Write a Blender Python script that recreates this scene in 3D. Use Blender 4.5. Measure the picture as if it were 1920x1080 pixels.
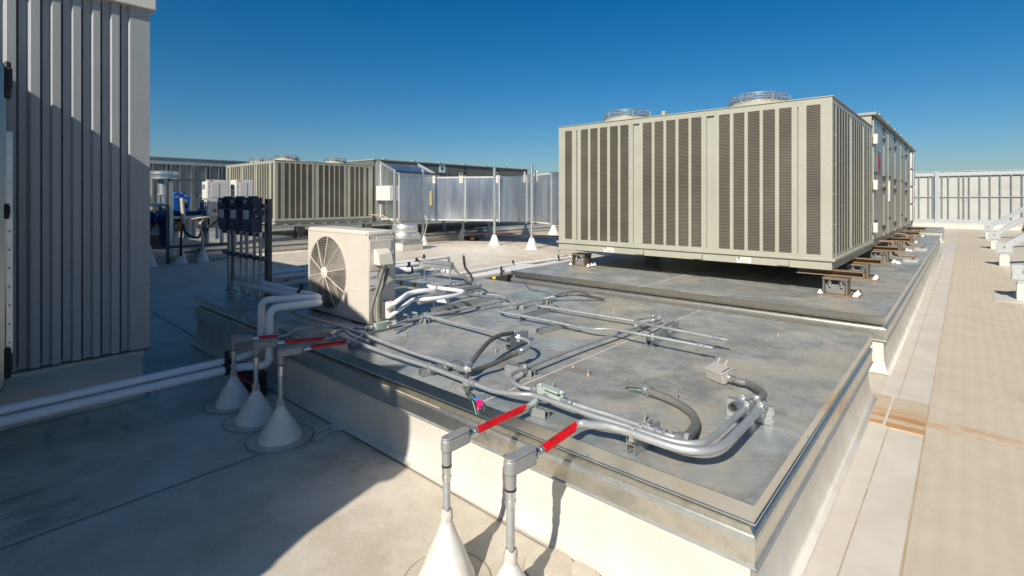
import bpy, math, random
from mathutils import Vector, Matrix
R = math.radians
random.seed(7)
for o in list(bpy.data.objects): bpy.data.objects.remove(o)
scn = bpy.context.scene
col = scn.collection

# ------------------------------------------------------------------ camera
YAW = 41.5
H = 1.60          # eye height above the roof
hA = 0.52         # top of the equipment curbs
camd = bpy.data.cameras.new("camera")
cam = bpy.data.objects.new("camera", camd); col.objects.link(cam)
cam.location = (0, 0, H); cam.rotation_euler = (R(90), 0, R(YAW))
camd.sensor_width = 36; camd.lens = 18.0
camd.shift_y = -(540-373)/1920.0
camd.clip_start = 0.02; camd.clip_end = 5000
scn.camera = cam

# ------------------------------------------------------------------ light
SUN_EL, SUN_AZ = 35.7, 14.5        # light travels towards +Y, turned SUN_AZ to -X
w = bpy.data.worlds.new("World"); scn.world = w; w.use_nodes = True
nt = w.node_tree; nt.nodes.clear()
sky = nt.nodes.new('ShaderNodeTexSky'); sky.sky_type = 'NISHITA'; sky.sun_disc = False
sky.sun_elevation = R(SUN_EL); sky.sun_rotation = R(180-SUN_AZ)
sky.altitude = 0; sky.air_density = 1.0; sky.dust_density = 0.8; sky.ozone_density = 6.0
bg = nt.nodes.new('ShaderNodeBackground'); bg.inputs[1].default_value = 0.066
hs = nt.nodes.new('ShaderNodeHueSaturation'); hs.inputs['Saturation'].default_value = 1.33; hs.inputs['Hue'].default_value = .496
wo = nt.nodes.new('ShaderNodeOutputWorld')
nt.links.new(sky.outputs[0], hs.inputs['Color']); nt.links.new(hs.outputs[0], bg.inputs[0]); nt.links.new(bg.outputs[0], wo.inputs[0])
sd = bpy.data.lights.new("sun", 'SUN'); sd.energy = 5.0; sd.angle = R(0.53); sd.color = (1.0, 0.93, 0.82)
sun = bpy.data.objects.new("sun", sd); col.objects.link(sun); sun.location = (3, -8, 12)
trav = Vector((-math.sin(R(SUN_AZ))*math.cos(R(SUN_EL)), math.cos(R(SUN_AZ))*math.cos(R(SUN_EL)), -math.sin(R(SUN_EL))))
sun.rotation_euler = trav.to_track_quat('-Z', 'Y').to_euler()
scn.view_settings.view_transform = 'Standard'; scn.view_settings.look = 'None'
scn.view_settings.exposure = 0.30; scn.view_settings.gamma = 1

# ------------------------------------------------------------------ measuring: a pixel of the photo to a point on a known plane
F = 960.0; CP, SP = math.cos(R(YAW)), math.sin(R(YAW))
def at(px, py, z):
    t = F*(H-z)/(py-373.0); l = (px-960)/F*t
    return Vector((CP*l-SP*t, SP*l+CP*t, z))
def atY(px, Y, py=None):
    d = (px-960)/F; t = Y/(SP*d+CP); X = (CP*d-SP)*t
    return X if py is None else Vector((X, Y, H-(py-373)*t/F))
def atX(px, X, py=None):
    d = (px-960)/F; t = X/(CP*d-SP); Y = (SP*d+CP)*t
    return Y if py is None else Vector((X, Y, H-(py-373)*t/F))

# ------------------------------------------------------------------ materials
MATS = {}
def mat(name, c1, c2=None, scale=4.0, rough=0.5, metal=0.0, bump=0.0, bscale=40.0, c3=None, s3=1.2, lo3=0.52, hi3=0.68, detail=6, stretch=None, coat=0.0, spec=0.5, lo=0.35, hi=0.65, rvar=0.0):
    m = bpy.data.materials.new(name); m.use_nodes = True; n = m.node_tree.nodes; L = m.node_tree.links
    b = n['Principled BSDF']; b.inputs['Roughness'].default_value = rough; b.inputs['Metallic'].default_value = metal
    b.inputs['Specular IOR Level'].default_value = spec; b.inputs['Coat Weight'].default_value = coat
    b.inputs['Base Color'].default_value = (*c1, 1)
    if c2 or bump or c3:
        tc = n.new('ShaderNodeTexCoord'); mp = n.new('ShaderNodeMapping'); L.new(tc.outputs['Object'], mp.inputs[0])
        if stretch: mp.inputs['Scale'].default_value = stretch
        m['map'] = 1
    colout = None
    if c2:
        no = n.new('ShaderNodeTexNoise'); no.inputs['Scale'].default_value = scale; no.inputs['Detail'].default_value = detail; no.inputs['Roughness'].default_value = 0.65
        L.new(mp.outputs[0], no.inputs['Vector'])
        cr = n.new('ShaderNodeValToRGB'); cr.color_ramp.elements[0].position = lo; cr.color_ramp.elements[1].position = hi
        cr.color_ramp.elements[0].color = (*c1, 1); cr.color_ramp.elements[1].color = (*c2, 1)
        L.new(no.outputs['Fac'], cr.inputs[0]); colout = cr.outputs[0]
        if rvar:
            mr = n.new('ShaderNodeMapRange'); mr.inputs[3].default_value = rough-rvar; mr.inputs[4].default_value = rough+rvar
            L.new(no.outputs['Fac'], mr.inputs[0]); L.new(mr.outputs[0], b.inputs['Roughness'])
    if c3:
        n3 = n.new('ShaderNodeTexNoise'); n3.inputs['Scale'].default_value = s3; n3.inputs['Detail'].default_value = 8; n3.inputs['Roughness'].default_value = 0.7
        off = n.new('ShaderNodeMapping'); off.inputs['Location'].default_value = (3.3, 8.1, 1.7); L.new(mp.outputs[0], off.inputs[0]); L.new(off.outputs[0], n3.inputs['Vector'])
        r3 = n.new('ShaderNodeMapRange'); r3.inputs[1].default_value = lo3; r3.inputs[2].default_value = hi3; L.new(n3.outputs['Fac'], r3.inputs[0])
        mx = n.new('ShaderNodeMix'); mx.data_type = 'RGBA'; L.new(r3.outputs[0], mx.inputs[0])
        if colout: L.new(colout, mx.inputs[6])
        else: mx.inputs[6].default_value = (*c1, 1)
        mx.inputs[7].default_value = (*c3, 1); colout = mx.outputs[2]
    if colout: L.new(colout, b.inputs['Base Color'])
    if bump:
        nb = n.new('ShaderNodeTexNoise'); nb.inputs['Scale'].default_value = bscale; nb.inputs['Detail'].default_value = 5
        L.new(mp.outputs[0], nb.inputs['Vector'])
        bp = n.new('ShaderNodeBump'); bp.inputs['Strength'].default_value = bump; bp.inputs['Distance'].default_value = 0.01
        L.new(nb.outputs['Fac'], bp.inputs['Height']); L.new(bp.outputs[0], b.inputs['Normal'])
    MATS[name] = m
    return m
M = {}
def layered(name, c1, c2, scale, layers, rough=.5, metal=0.0, bump=.06, bscale=30, stretch=(1,1,1), lo=.36, hi=.64):
    """base noise, then stains laid over it: (colour, scale, lo, hi, strength, stretch, kind, where)"""
    m = bpy.data.materials.new(name); m.use_nodes = True; n = m.node_tree.nodes; L = m.node_tree.links
    b = n['Principled BSDF']; b.inputs['Roughness'].default_value = rough; b.inputs['Metallic'].default_value = metal
    tc = n.new('ShaderNodeTexCoord')
    def noise(sc, st, off, det=14, ro=.68, dist=0):
        mp = n.new('ShaderNodeMapping'); mp.inputs['Scale'].default_value = st; mp.inputs['Location'].default_value = (off*3.1, off*1.7, off*.9); L.new(tc.outputs['Object'], mp.inputs[0])
        no = n.new('ShaderNodeTexNoise'); no.inputs['Scale'].default_value = sc; no.inputs['Detail'].default_value = det; no.inputs['Roughness'].default_value = ro; no.inputs['Distortion'].default_value = dist
        L.new(mp.outputs[0], no.inputs['Vector']); return no.outputs['Fac']
    def ramp(x, a, c, inv=False):
        r = n.new('ShaderNodeMapRange'); r.interpolation_type = 'SMOOTHSTEP'; r.inputs[1].default_value = a; r.inputs[2].default_value = c
        if inv: r.inputs[3].default_value = 1; r.inputs[4].default_value = 0
        L.new(x, r.inputs[0]); return r.outputs[0]
    def mul(x, y):
        q = n.new('ShaderNodeMath'); q.operation = 'MULTIPLY'; L.new(x, q.inputs[0])
        if isinstance(y, float): q.inputs[1].default_value = y
        else: L.new(y, q.inputs[1])
        return q.outputs[0]
    base = noise(scale, stretch, 0)
    cr = n.new('ShaderNodeMix'); cr.data_type = 'RGBA'; cr.inputs[6].default_value = (*c1, 1); cr.inputs[7].default_value = (*c2, 1); L.new(ramp(base, lo, hi), cr.inputs[0]); cur = cr.outputs[2]
    for k, lay in enumerate(layers):
        c, sc, a, h, f, st, kind, where = (list(lay)+[None]*8)[:8]
        x = noise(sc, st or (1,1,1), 2.3*(k+1) if kind != 'tide' else 2.3*k, dist=.4 if kind in ('tide', 'pool') else 0)
        if kind == 'tide': fac = mul(ramp(x, a, a+.012), ramp(x, a+.014, h, True))
        else: fac = ramp(x, a, h)
        fac = mul(fac, f)
        if where:
            mp = n.new('ShaderNodeMapping'); mp.vector_type = 'TEXTURE'; mp.inputs['Location'].default_value = where[0]; mp.inputs['Scale'].default_value = where[1]; L.new(tc.outputs['Object'], mp.inputs[0])
            ln = n.new('ShaderNodeVectorMath'); ln.operation = 'LENGTH'; L.new(mp.outputs[0], ln.inputs[0]); fac = mul(fac, ramp(ln.outputs['Value'], .25, 1.0, True))
        mx = n.new('ShaderNodeMix'); mx.data_type = 'RGBA'; L.new(fac, mx.inputs[0]); L.new(cur, mx.inputs[6]); mx.inputs[7].default_value = (*c, 1); cur = mx.outputs[2]
    L.new(cur, b.inputs['Base Color'])
    if bump:
        bp = n.new('ShaderNodeBump'); bp.inputs['Strength'].default_value = bump; bp.inputs['Distance'].default_value = .01
        L.new(noise(bscale, (1,1,1), 5, 6), bp.inputs['Height']); L.new(bp.outputs[0], b.inputs['Normal'])
    M_ = MATS[name] = m; return m
M['membrane'] = layered('roof_membrane', (.505,.445,.35), (.61,.56,.47), 2.6, [
    ((.43,.345,.24), 1.5, .50, .66, .55, None, 'pool'), ((.38,.30,.20), 1.5, .505, .54, .22, None, 'tide'),
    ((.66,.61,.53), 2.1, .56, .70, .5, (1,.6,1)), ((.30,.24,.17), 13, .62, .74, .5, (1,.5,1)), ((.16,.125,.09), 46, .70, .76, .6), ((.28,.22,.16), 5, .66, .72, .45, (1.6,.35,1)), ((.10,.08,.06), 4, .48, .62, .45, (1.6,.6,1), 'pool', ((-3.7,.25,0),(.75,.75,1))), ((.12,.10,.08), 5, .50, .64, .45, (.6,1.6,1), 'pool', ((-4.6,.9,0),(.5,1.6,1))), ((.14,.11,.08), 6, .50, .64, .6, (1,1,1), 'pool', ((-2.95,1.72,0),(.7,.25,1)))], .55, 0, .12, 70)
M['white_membrane'] = layered('white_membrane', (.52,.495,.435), (.60,.575,.515), 2.4, [((.47,.40,.30), 3, .60, .76, .5, (1,1,.3)), ((.36,.28,.19), 11, .66, .76, .55), ((.20,.16,.12), 44, .71, .77, .5), ((.50,.43,.34), 2, .54, .60, .35, (2,2,.15))], .5, 0, .14, 7)
M['strip'] = layered('strip_membrane', (.56,.505,.42), (.62,.57,.49), 2.4, [((.44,.35,.24), 3.2, .58, .74, .45), ((.34,.25,.15), 12, .66, .76, .5, (1,.4,1)), ((.18,.14,.10), 44, .71, .77, .5)], .5, 0, .12, 20)
M['cone'] = layered('boot_membrane', (.62,.60,.55), (.70,.68,.63), 5, [((.48,.41,.32), 6, .58, .74, .55, (1,1,.4)), ((.22,.18,.14), 26, .66, .74, .55, (1,1,.6)), ((.36,.30,.23), 9, .66, .70, .5, (.4,.4,2))], .45, 0, .22, 14)
M['walk'] = layered('walkway_pad', (.52,.45,.34), (.56,.49,.375), 3, [((.40,.31,.21), 2.2, .55, .72, .5, (1.5,.5,1)), ((.62,.55,.44), 9, .62, .72, .3), ((.24,.17,.11), 30, .70, .76, .5),
    ((.50,.27,.11), 3.5, .40, .60, .75, (1,3,1), 'pool', ((.0,4.68,0),(.75,.16,1)))], .7, 0, .0)
M['rustpad'] = layered('rust_stained_pad', (.47,.40,.29), (.52,.44,.33), 3, [((.40,.19,.06), 4, .36, .56, .95, (.4,6,1), 'pool', ((-.35,4.52,0),(.5,.42,1))), ((.47,.29,.12), 5, .48, .64, .5, (.4,9,1)), ((.56,.46,.33), 9, .55, .7, .5, (.3,6,1))], .7, 0, .1, 90)
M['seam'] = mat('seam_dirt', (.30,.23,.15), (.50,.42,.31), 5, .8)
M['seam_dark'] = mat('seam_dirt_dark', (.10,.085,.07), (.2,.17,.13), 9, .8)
M['rustline'] = mat('rust_line', (.48,.33,.17), (.55,.46,.33), 4, .8)
M['deck'] = layered('stained_galvanised_sheet', (.20,.23,.235), (.40,.415,.395), 3.2, [
    ((.47,.415,.315), .95, .49, .61, .70, None, 'pool'), ((.27,.22,.15), .95, .485, .53, .45, None, 'tide'),
    ((.30,.32,.315), 2.2, .52, .66, .6, (1,.7,1), 'pool'), ((.17,.165,.15), 2.2, .525, .555, .35, (1,.7,1), 'tide'),
    ((.55,.55,.52), 7, .66, .73, .55, (.5,1.6,1)), ((.36,.25,.13), 5, .67, .76, .5), ((.12,.11,.09), 50, .69, .76, .6), ((.13,.15,.155), 3.0, .58, .72, .55)], .42, .15, .12, 5, lo=.34, hi=.66)
M['cap'] = mat('galvanised_cap', (.66,.68,.66), (.76,.77,.74), 5, .24, 1.0, .03, 22, c3=(.74,.70,.60), s3=3)
M['counter'] = mat('galvanised_counterflashing', (.66,.64,.57), (.76,.74,.66), 26, .32, .95, .04, 30, c3=(.55,.53,.47), s3=9)
M['galv'] = mat('galvanised_steel', (.50,.53,.54), (.62,.65,.66), 16, .38, .85, .03, 40)
M['conduit'] = mat('conduit_steel', (.40,.43,.435), (.50,.525,.52), 9, .47, .55, .04, 60, c3=(.38,.38,.36), s3=8, lo3=.5, hi3=.7)
M['fitting'] = mat('fitting_steel', (.52,.53,.52), (.66,.66,.64), 20, .33, .8)
M['strut'] = mat('strut_steel', (.40,.43,.43), (.52,.54,.53), 12, .45, .7)
M['studsteel'] = mat('screen_stud_steel', (.15,.18,.175), (.22,.25,.245), 9, .5, .4)
M['railsteel'] = mat('screen_rail_steel', (.36,.39,.39), (.45,.48,.48), 9, .5, .5)
M['strut_dark'] = mat('dark_strut_steel', (.10,.105,.11), (.16,.16,.16), 12, .5, .6)
M['duct'] = mat('duct_sheet', (.54,.60,.67), (.78,.82,.86), 2.4, .25, .94, .06, 3, c3=(.52,.56,.58), s3=3, stretch=(1,1,.12), rvar=.08)
M['caulk'] = mat('duct_sealant', (.46,.43,.38), (.56,.53,.47), 12, .8)
M['rtu'] = layered('unit_paint', (.345,.343,.275), (.375,.372,.30), 1.6, [((.30,.295,.228), 2.5, .55, .75, .5, (3,3,.25)), ((.24,.21,.16), 22, .71, .77, .5), ((.42,.41,.36), 1.1, .55, .7, .4)], .45, 0, .06, 5)
M['rtu_dark'] = mat('unit_recess', (.30,.30,.25), None, rough=.5)
M['gloss'] = mat('gloss_unit_panel', (.36,.36,.30), (.40,.40,.335), 2, .33, .25, .10, 4, stretch=(1,1.6,.25))
M['ahu_dark'] = mat('unit_panel_shaded', (.14,.145,.12), (.17,.17,.145), 2, .3, .2)  # dark green carries the grazing light and dark reflection in its colour
M['split'] = mat('beige_enamel', (.60,.55,.47), (.64,.59,.51), 3, .38, 0, .01, 60)
M['split2'] = mat('beige_plastic', (.66,.61,.53), None, rough=.42)
M['siding'] = layered('siding_paint', (.32,.335,.34), (.355,.37,.372), 1.2, [((.25,.26,.27), 3, .55, .75, .5, (4,4,.15)), ((.20,.19,.18), 30, .72, .78, .5)], .48, 0, .12, 2.2)
M['coping'] = mat('coping_paint', (.62,.59,.53), (.66,.63,.57), 4, .5)
M['red'] = mat('red_tape', (.50,.004,.006), (.62,.006,.01), 9, .38, 0, .25, 30, c3=(.34,.012,.012), s3=22, lo3=.55, hi3=.75)
M['black'] = mat('black_rubber', (.012,.012,.013), (.02,.02,.02), 20, .6)
M['ink'] = mat('black_ink', (.02,.015,.015), None, rough=.6)
M['flex'] = mat('grey_flexible_conduit', (.14,.135,.125), (.17,.165,.15), 20, .5)
M['flexdark'] = mat('dark_flexible_conduit', (.075,.072,.068), (.10,.095,.09), 20, .45)
M['lb'] = mat('cast_grey_fitting', (.27,.275,.27), (.31,.31,.30), 20, .5, .2)
M['green'] = mat('pale_green_casting', (.34,.41,.35), (.39,.46,.40), 20, .45)
M['gbox'] = mat('grey_box_plastic', (.36,.335,.31), (.40,.37,.345), 12, .5)
M['pvc'] = mat('white_pipe_cover', (.78,.78,.78), (.70,.70,.69), 4, .4, 0, .02, 30)
M['blue'] = mat('blue_machine_paint', (.005,.24,.82), (.01,.28,.88), 8, .3)
M['bluedark'] = mat('dark_blue_paint', (.01,.03,.12), (.02,.04,.15), 8, .4)
M['disc'] = mat('switch_box_shaded', (.020,.040,.080), (.030,.052,.098), 10, .42)  # grey boxes, their deep shade is put into this navy colour
M['label'] = mat('white_label', (.75,.75,.74), None, rough=.5)
M['orange'] = mat('orange_print', (.80,.28,.05), None, rough=.5)
M['orangeband'] = mat('orange_band', (.75,.30,.02), (.6,.25,.03), 20, .5)
M['yellow'] = mat('yellow_band', (.85,.45,.01), None, rough=.5)
M['vfd'] = mat('light_grey_cabinet', (.60,.59,.55), (.63,.62,.58), 4, .45)
M['alum'] = mat('spun_aluminium', (.66,.65,.62), (.74,.73,.70), 3, .34, .8, .02, 5)
M['dkred'] = mat('red_mark', (.5,.03,.05), None, rough=.5)
M['signgreen'] = mat('green_sign', (.01,.22,.12), None, rough=.5)
M['rust'] = mat('rusty_steel', (.20,.16,.115), (.33,.19,.08), 7, .7, .3, .15, 40, c3=(.20,.205,.20), s3=4)
M['fanwire'] = mat('fan_guard_wire', (.26,.28,.29), (.33,.35,.36), 9, .5, .4)
M['ped'] = mat('pedestal_steel', (.12,.115,.10), (.21,.17,.11), 9, .6, .3, .1, 40)
M['pedgrey'] = mat('grey_rubber_pad', (.16,.165,.17), (.21,.21,.21), 12, .6)
M['screen'] = mat('screen_panel', (.39,.395,.37), (.44,.44,.415), 1.2, .55, 0, .03, 6, c3=(.36,.36,.33), s3=.8)
M['pink'] = mat('pink_wire_nut', (.75,.02,.22), None, rough=.4)
M['wiregreen'] = mat('green_wire', (.15,.42,.30), None, rough=.5)
M['wirebrown'] = mat('brown_wire', (.14,.06,.03), None, rough=.5)
M['copper'] = mat('brown_pipe', (.24,.11,.07), (.30,.15,.10), 8, .5)
M['tan'] = mat('tan_cable', (.50,.44,.33), None, rough=.5)
M['brass'] = mat('yellow_bracket', (.42,.36,.16), (.5,.44,.22), 12, .4, .6)
M['bluehead'] = mat('blue_screw_head', (.10,.16,.22), None, rough=.4)
M['city'] = mat('distant_ground', (.12,.12,.10), (.2,.19,.16), .05, .9)
M['well'] = mat('fan_well_dark', (.025,.022,.017), (.04,.035,.027), 5, .6)
M['blade'] = mat('fan_blade_plastic', (.13,.115,.09), (.16,.14,.11), 8, .5)
M['cabinet'] = mat('cabinet_metal', (.30,.33,.34), (.36,.39,.40), 2, .25, .85)

def grille_mat():
    m = bpy.data.materials.new('louvre_grille'); m.use_nodes = True; n = m.node_tree.nodes; L = m.node_tree.links
    b = n['Principled BSDF']; b.inputs['Roughness'].default_value = .55
    tc = n.new('ShaderNodeTexCoord')
    wv = n.new('ShaderNodeTexWave'); wv.bands_direction = 'Z'; wv.inputs['Scale'].default_value = 17; wv.inputs['Distortion'].default_value = 1.2; wv.inputs['Detail Scale'].default_value = .6
    L.new(tc.outputs['Object'], wv.inputs['Vector'])
    cr = n.new('ShaderNodeValToRGB'); cr.color_ramp.elements[0].color = (.030,.026,.018,1); cr.color_ramp.elements[1].color = (.135,.12,.085,1)
    L.new(wv.outputs['Fac'], cr.inputs[0])
    no = n.new('ShaderNodeTexNoise'); no.inputs['Scale'].default_value = 1.6; L.new(tc.outputs['Object'], no.inputs['Vector'])
    mr = n.new('ShaderNodeMapRange'); mr.inputs[1].default_value = .3; mr.inputs[2].default_value = .7; mr.inputs[3].default_value = .75; mr.inputs[4].default_value = 1.2; L.new(no.outputs['Fac'], mr.inputs[0])
    mx = n.new('ShaderNodeMix'); mx.data_type = 'RGBA'; mx.blend_type = 'MULTIPLY'; mx.inputs[0].default_value = 1
    L.new(cr.outputs[0], mx.inputs[6]); L.new(mr.outputs[0], mx.inputs[7]); L.new(mx.outputs[2], b.inputs['Base Color'])
    bp = n.new('ShaderNodeBump'); bp.inputs['Strength'].default_value = .5; bp.inputs['Distance'].default_value = .008
    L.new(wv.outputs['Fac'], bp.inputs['Height']); L.new(bp.outputs[0], b.inputs['Normal'])
    return m
M['grille'] = grille_mat()
def walk_bump():
    m = M['walk']; n = m.node_tree.nodes; L = m.node_tree.links; b = n['Principled BSDF']
    tc = n.new('ShaderNodeTexCoord'); w1 = n.new('ShaderNodeTexWave'); w1.bands_direction = 'X'; w1.inputs['Scale'].default_value = 3.6
    w2 = n.new('ShaderNodeTexWave'); w2.bands_direction = 'DIAGONAL'; w2.inputs['Scale'].default_value = 14
    L.new(tc.outputs['Object'], w1.inputs['Vector']); L.new(tc.outputs['Object'], w2.inputs['Vector'])
    old = b.inputs['Base Color'].links[0].from_socket
    mr = n.new('ShaderNodeMapRange'); mr.inputs[3].default_value = .965; mr.inputs[4].default_value = 1.015; L.new(w1.outputs['Fac'], mr.inputs[0])
    mx = n.new('ShaderNodeMix'); mx.data_type = 'RGBA'; mx.blend_type = 'MULTIPLY'; mx.inputs[0].default_value = 1
    L.new(old, mx.inputs[6]); L.new(mr.outputs[0], mx.inputs[7]); L.new(mx.outputs[2], b.inputs['Base Color'])
    bp = n.new('ShaderNodeBump'); bp.inputs['Strength'].default_value = 0.0; bp.inputs['Distance'].default_value = .002
    L.new(w2.outputs['Fac'], bp.inputs['Height']); L.new(bp.outputs[0], b.inputs['Normal'])
walk_bump()

# ------------------------------------------------------------------ mesh builder
ORG = {}
class MB:
    def __init__(s): s.v = []; s.f = []
    def quad(s, *p):
        i = len(s.v); s.v += [Vector(q) for q in p]; s.f.append(tuple(range(i, i+len(p)))); return s
    def box(s, x0, x1, y0, y1, z0, z1):
        return s.obox(Vector(((x0+x1)/2, (y0+y1)/2, (z0+z1)/2)), Vector(((x1-x0)/2, 0, 0)), Vector((0, (y1-y0)/2, 0)), Vector((0, 0, (z1-z0)/2)))
    def obox(s, c, a, b, d):
        i = len(s.v)
        for sz in (-1, 1):
            for sx, sy in ((-1,-1),(1,-1),(1,1),(-1,1)): s.v.append(Vector(c)+sx*a+sy*b+sz*d)
        for q in ((3,2,1,0),(4,5,6,7),(0,1,5,4),(1,2,6,5),(2,3,7,6),(3,0,4,7)): s.f.append(tuple(i+k for k in q))
        return s
    def bar(s, p, q, wd, ht, up=Vector((0,0,1))):
        p = Vector(p); q = Vector(q); d = (q-p); u = d.normalized(); side = u.cross(up).normalized(); up2 = side.cross(u)
        return s.obox((p+q)/2, d/2, side*wd/2, up2*ht/2)
    def ring(s, c, u, vv, r, n):
        i = len(s.v)
        for k in range(n):
            a = 2*math.pi*k/n; s.v.append(Vector(c)+u*(r*math.cos(a))+vv*(r*math.sin(a)))
        return i
    def cyl(s, p, q, r0, r1=None, n=14, cap=True):
        p = Vector(p); q = Vector(q); r1 = r0 if r1 is None else r1
        d = (q-p).normalized(); u = d.orthogonal().normalized(); vv = d.cross(u)
        a = s.ring(p, u, vv, r0, n); b = s.ring(q, u, vv, r1, n)
        for k in range(n): s.f.append((a+k, a+(k+1)%n, b+(k+1)%n, b+k))
        if cap: s.f.append(tuple(a+k for k in range(n-1, -1, -1))); s.f.append(tuple(b+k for k in range(n)))
        return s
    def tube(s, pts, r, n=12, cap=True):
        pts = [Vector(p) for p in pts]; prev = None; last = None; u = None
        for j, p in enumerate(pts):
            t = (pts[min(j+1, len(pts)-1)]-pts[max(j-1, 0)]).normalized()
            if u is None: u = t.orthogonal().normalized()
            u = (u-t*u.dot(t)).normalized(); vv = t.cross(u)
            rr = r if not callable(r) else r(j/(len(pts)-1))
            i = s.ring(p, u, vv, rr, n)
            if prev is not None:
                for k in range(n): s.f.append((prev+k, prev+(k+1)%n, i+(k+1)%n, i+k))
            elif cap: s.f.append(tuple(i+k for k in range(n-1, -1, -1)))
            prev = i
        if cap: s.f.append(tuple(prev+k for k in range(n)))
        return s
    def lathe(s, prof, c, n=32, axis='z'):
        c = Vector(c); prev = None
        for (r, z) in prof:
            i = len(s.v)
            for k in range(n):
                a = 2*math.pi*k/n
                s.v.append(c+(Vector((r*math.cos(a), r*math.sin(a), z)) if axis == 'z' else Vector((r*math.cos(a), z, r*math.sin(a))) if axis == 'y' else Vector((z, r*math.cos(a), r*math.sin(a)))))
            if prev is not None:
                for k in range(n): s.f.append((prev+k, prev+(k+1)%n, i+(k+1)%n, i+k))
            prev = i
        return s
    def rectsweep(s, x0, x1, y0, y1, prof):     # profile (outward offset, z) carried round a rectangle
        prev = None
        for d, z in prof:
            i = len(s.v); s.v += [Vector((x0-d, y0-d, z)), Vector((x1+d, y0-d, z)), Vector((x1+d, y1+d, z)), Vector((x0-d, y1+d, z))]
            if prev is not None:
                for k in range(4): s.f.append((prev+k, prev+(k+1)%4, i+(k+1)%4, i+k))
            prev = i
        return s
    def prism(s, poly, ext):
        ext = Vector(ext); i = len(s.v); n = len(poly)
        s.v += [Vector(p) for p in poly]+[Vector(p)+ext for p in poly]
        s.f.append(tuple(i+k for k in range(n-1, -1, -1))); s.f.append(tuple(i+n+k for k in range(n)))
        for k in range(n): s.f.append((i+k, i+(k+1)%n, i+n+(k+1)%n, i+n+k))
        return s
    def xf(s, pos, k):
        s.v = [Vector(pos)+v*k for v in s.v]; return s
    def wobble(s, c, k, f=5):
        for v in s.v:
            a = math.atan2(v.y-c[1], v.x-c[0]); q = 1+k*(math.sin(f*a+9*v.z+c[0]*7)+.6*math.sin((f+4)*a-17*v.z+c[1]*5)); v.x = c[0]+(v.x-c[0])*q; v.y = c[1]+(v.y-c[1])*q
        return s
    def build(s, name, m, parent=None, loc=None, bevel=0, smooth=True, ang=35):
        org = Vector(loc) if loc is not None else (ORG[parent.name] if parent else Vector((0,0,0)))
        me = bpy.data.meshes.new(name); me.from_pydata([v-org for v in s.v], [], s.f); me.update()
        import bmesh
        b = bmesh.new(); b.from_mesh(me); bmesh.ops.recalc_face_normals(b, faces=b.faces); b.to_mesh(me); b.free()
        if smooth: me.shade_smooth(); me.set_sharp_from_angle(angle=R(ang))
        me.materials.append(m)
        o = bpy.data.objects.new(name, me); col.objects.link(o)
        if parent: o.parent = parent
        else: o.location = org
        ORG[o.name] = org
        if bevel:
            bv = o.modifiers.new('bevel', 'BEVEL'); bv.width = bevel; bv.segments = 2; bv.limit_method = 'ANGLE'; bv.angle_limit = R(40)
        return o
def tag(o, label=None, cat=None, group=None, kind=None):
    if label: o['label'] = label
    if cat: o['category'] = cat
    if group: o['group'] = group
    if kind: o['kind'] = kind
    return o
def thing(name, loc, label, cat, group=None):
    o = bpy.data.objects.new(name, None); col.objects.link(o); o.location = loc; o.empty_display_size = .2
    ORG[o.name] = Vector(loc); return tag(o, label, cat, group)
def copy_tree(o, parent=None):
    c = o.copy(); col.objects.link(c)
    if parent: c.parent = parent
    for ch in list(o.children): copy_tree(ch, c)
    return c
def crv(pts, k=8):          # centripetal-like Catmull-Rom through the points
    P = [Vector(p) for p in pts]
    if len(P) < 3: return P
    P = [P[0]+(P[0]-P[1])]+P+[P[-1]+(P[-1]-P[-2])]; out = []
    for i in range(1, len(P)-2):
        p0, p1, p2, p3 = P[i-1:i+3]
        d = (p2-p1).length
        m1 = (p2-p0); m2 = (p3-p1)
        a = (p1-p0).length; c = (p3-p2).length
        m1 = m1/(a+d)*d if a+d else m1; m2 = m2/(c+d)*d if c+d else m2
        for j in range(k):
            t = j/k; t2 = t*t; t3 = t2*t
            out.append(p1*(2*t3-3*t2+1)+m1*(t3-2*t2+t)+p2*(-2*t3+3*t2)+m2*(t3-t2))
    out.append(P[-2]); return out
def fillet(pts, r, k=6):    # straight runs with rounded corners
    P = [Vector(p) for p in pts]; out = [P[0]]
    for i in range(1, len(P)-1):
        a = (P[i-1]-P[i]); b = (P[i+1]-P[i]); rr = min(r, a.length*.49, b.length*.49)
        p, q = P[i]+a.normalized()*rr, P[i]+b.normalized()*rr
        for j in range(k+1):
            t = j/k; out.append(p*(1-t)**2+P[i]*2*t*(1-t)+q*t*t)
    out.append(P[-1]); return out

# ================================================================== SETTING
MB().box(-1500, 1500, -1500, 1500, -14.2, -14).build('ground', M['city'], smooth=False)['kind'] = 'structure'
roof = MB().box(-32, 12, -22, 48, -.6, 0).build('roof', M['membrane'], smooth=False); roof['kind'] = 'structure'
wk = MB().box(-.20, .66, -.6, 36.4, 0.0005, .006).build('walkway', M['walk'], smooth=False); wk['kind'] = 'structure'
def seam(pts, wd, m, z=.004):
    mb = MB()
    for p, q in zip(pts, pts[1:]):
        p = Vector((*p, 0)); q = Vector((*q, 0)); n = (q-p).normalized().cross(Vector((0,0,1)))*wd/2
        mb.quad(p-n+Vector((0,0,z)), q-n+Vector((0,0,z)), q+n+Vector((0,0,z)), p+n+Vector((0,0,z)))
    o = mb.build('roof_seam', m, smooth=False); o['kind'] = 'structure'; return o
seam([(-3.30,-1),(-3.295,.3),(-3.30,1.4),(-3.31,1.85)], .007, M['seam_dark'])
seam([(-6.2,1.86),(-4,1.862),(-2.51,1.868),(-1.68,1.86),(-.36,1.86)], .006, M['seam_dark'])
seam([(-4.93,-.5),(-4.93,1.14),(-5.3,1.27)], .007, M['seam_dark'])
seam([(-.405,1.86),(-.40,4.9),(-.405,9),(-.40,19.5)], .006, M['seam'])
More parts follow.
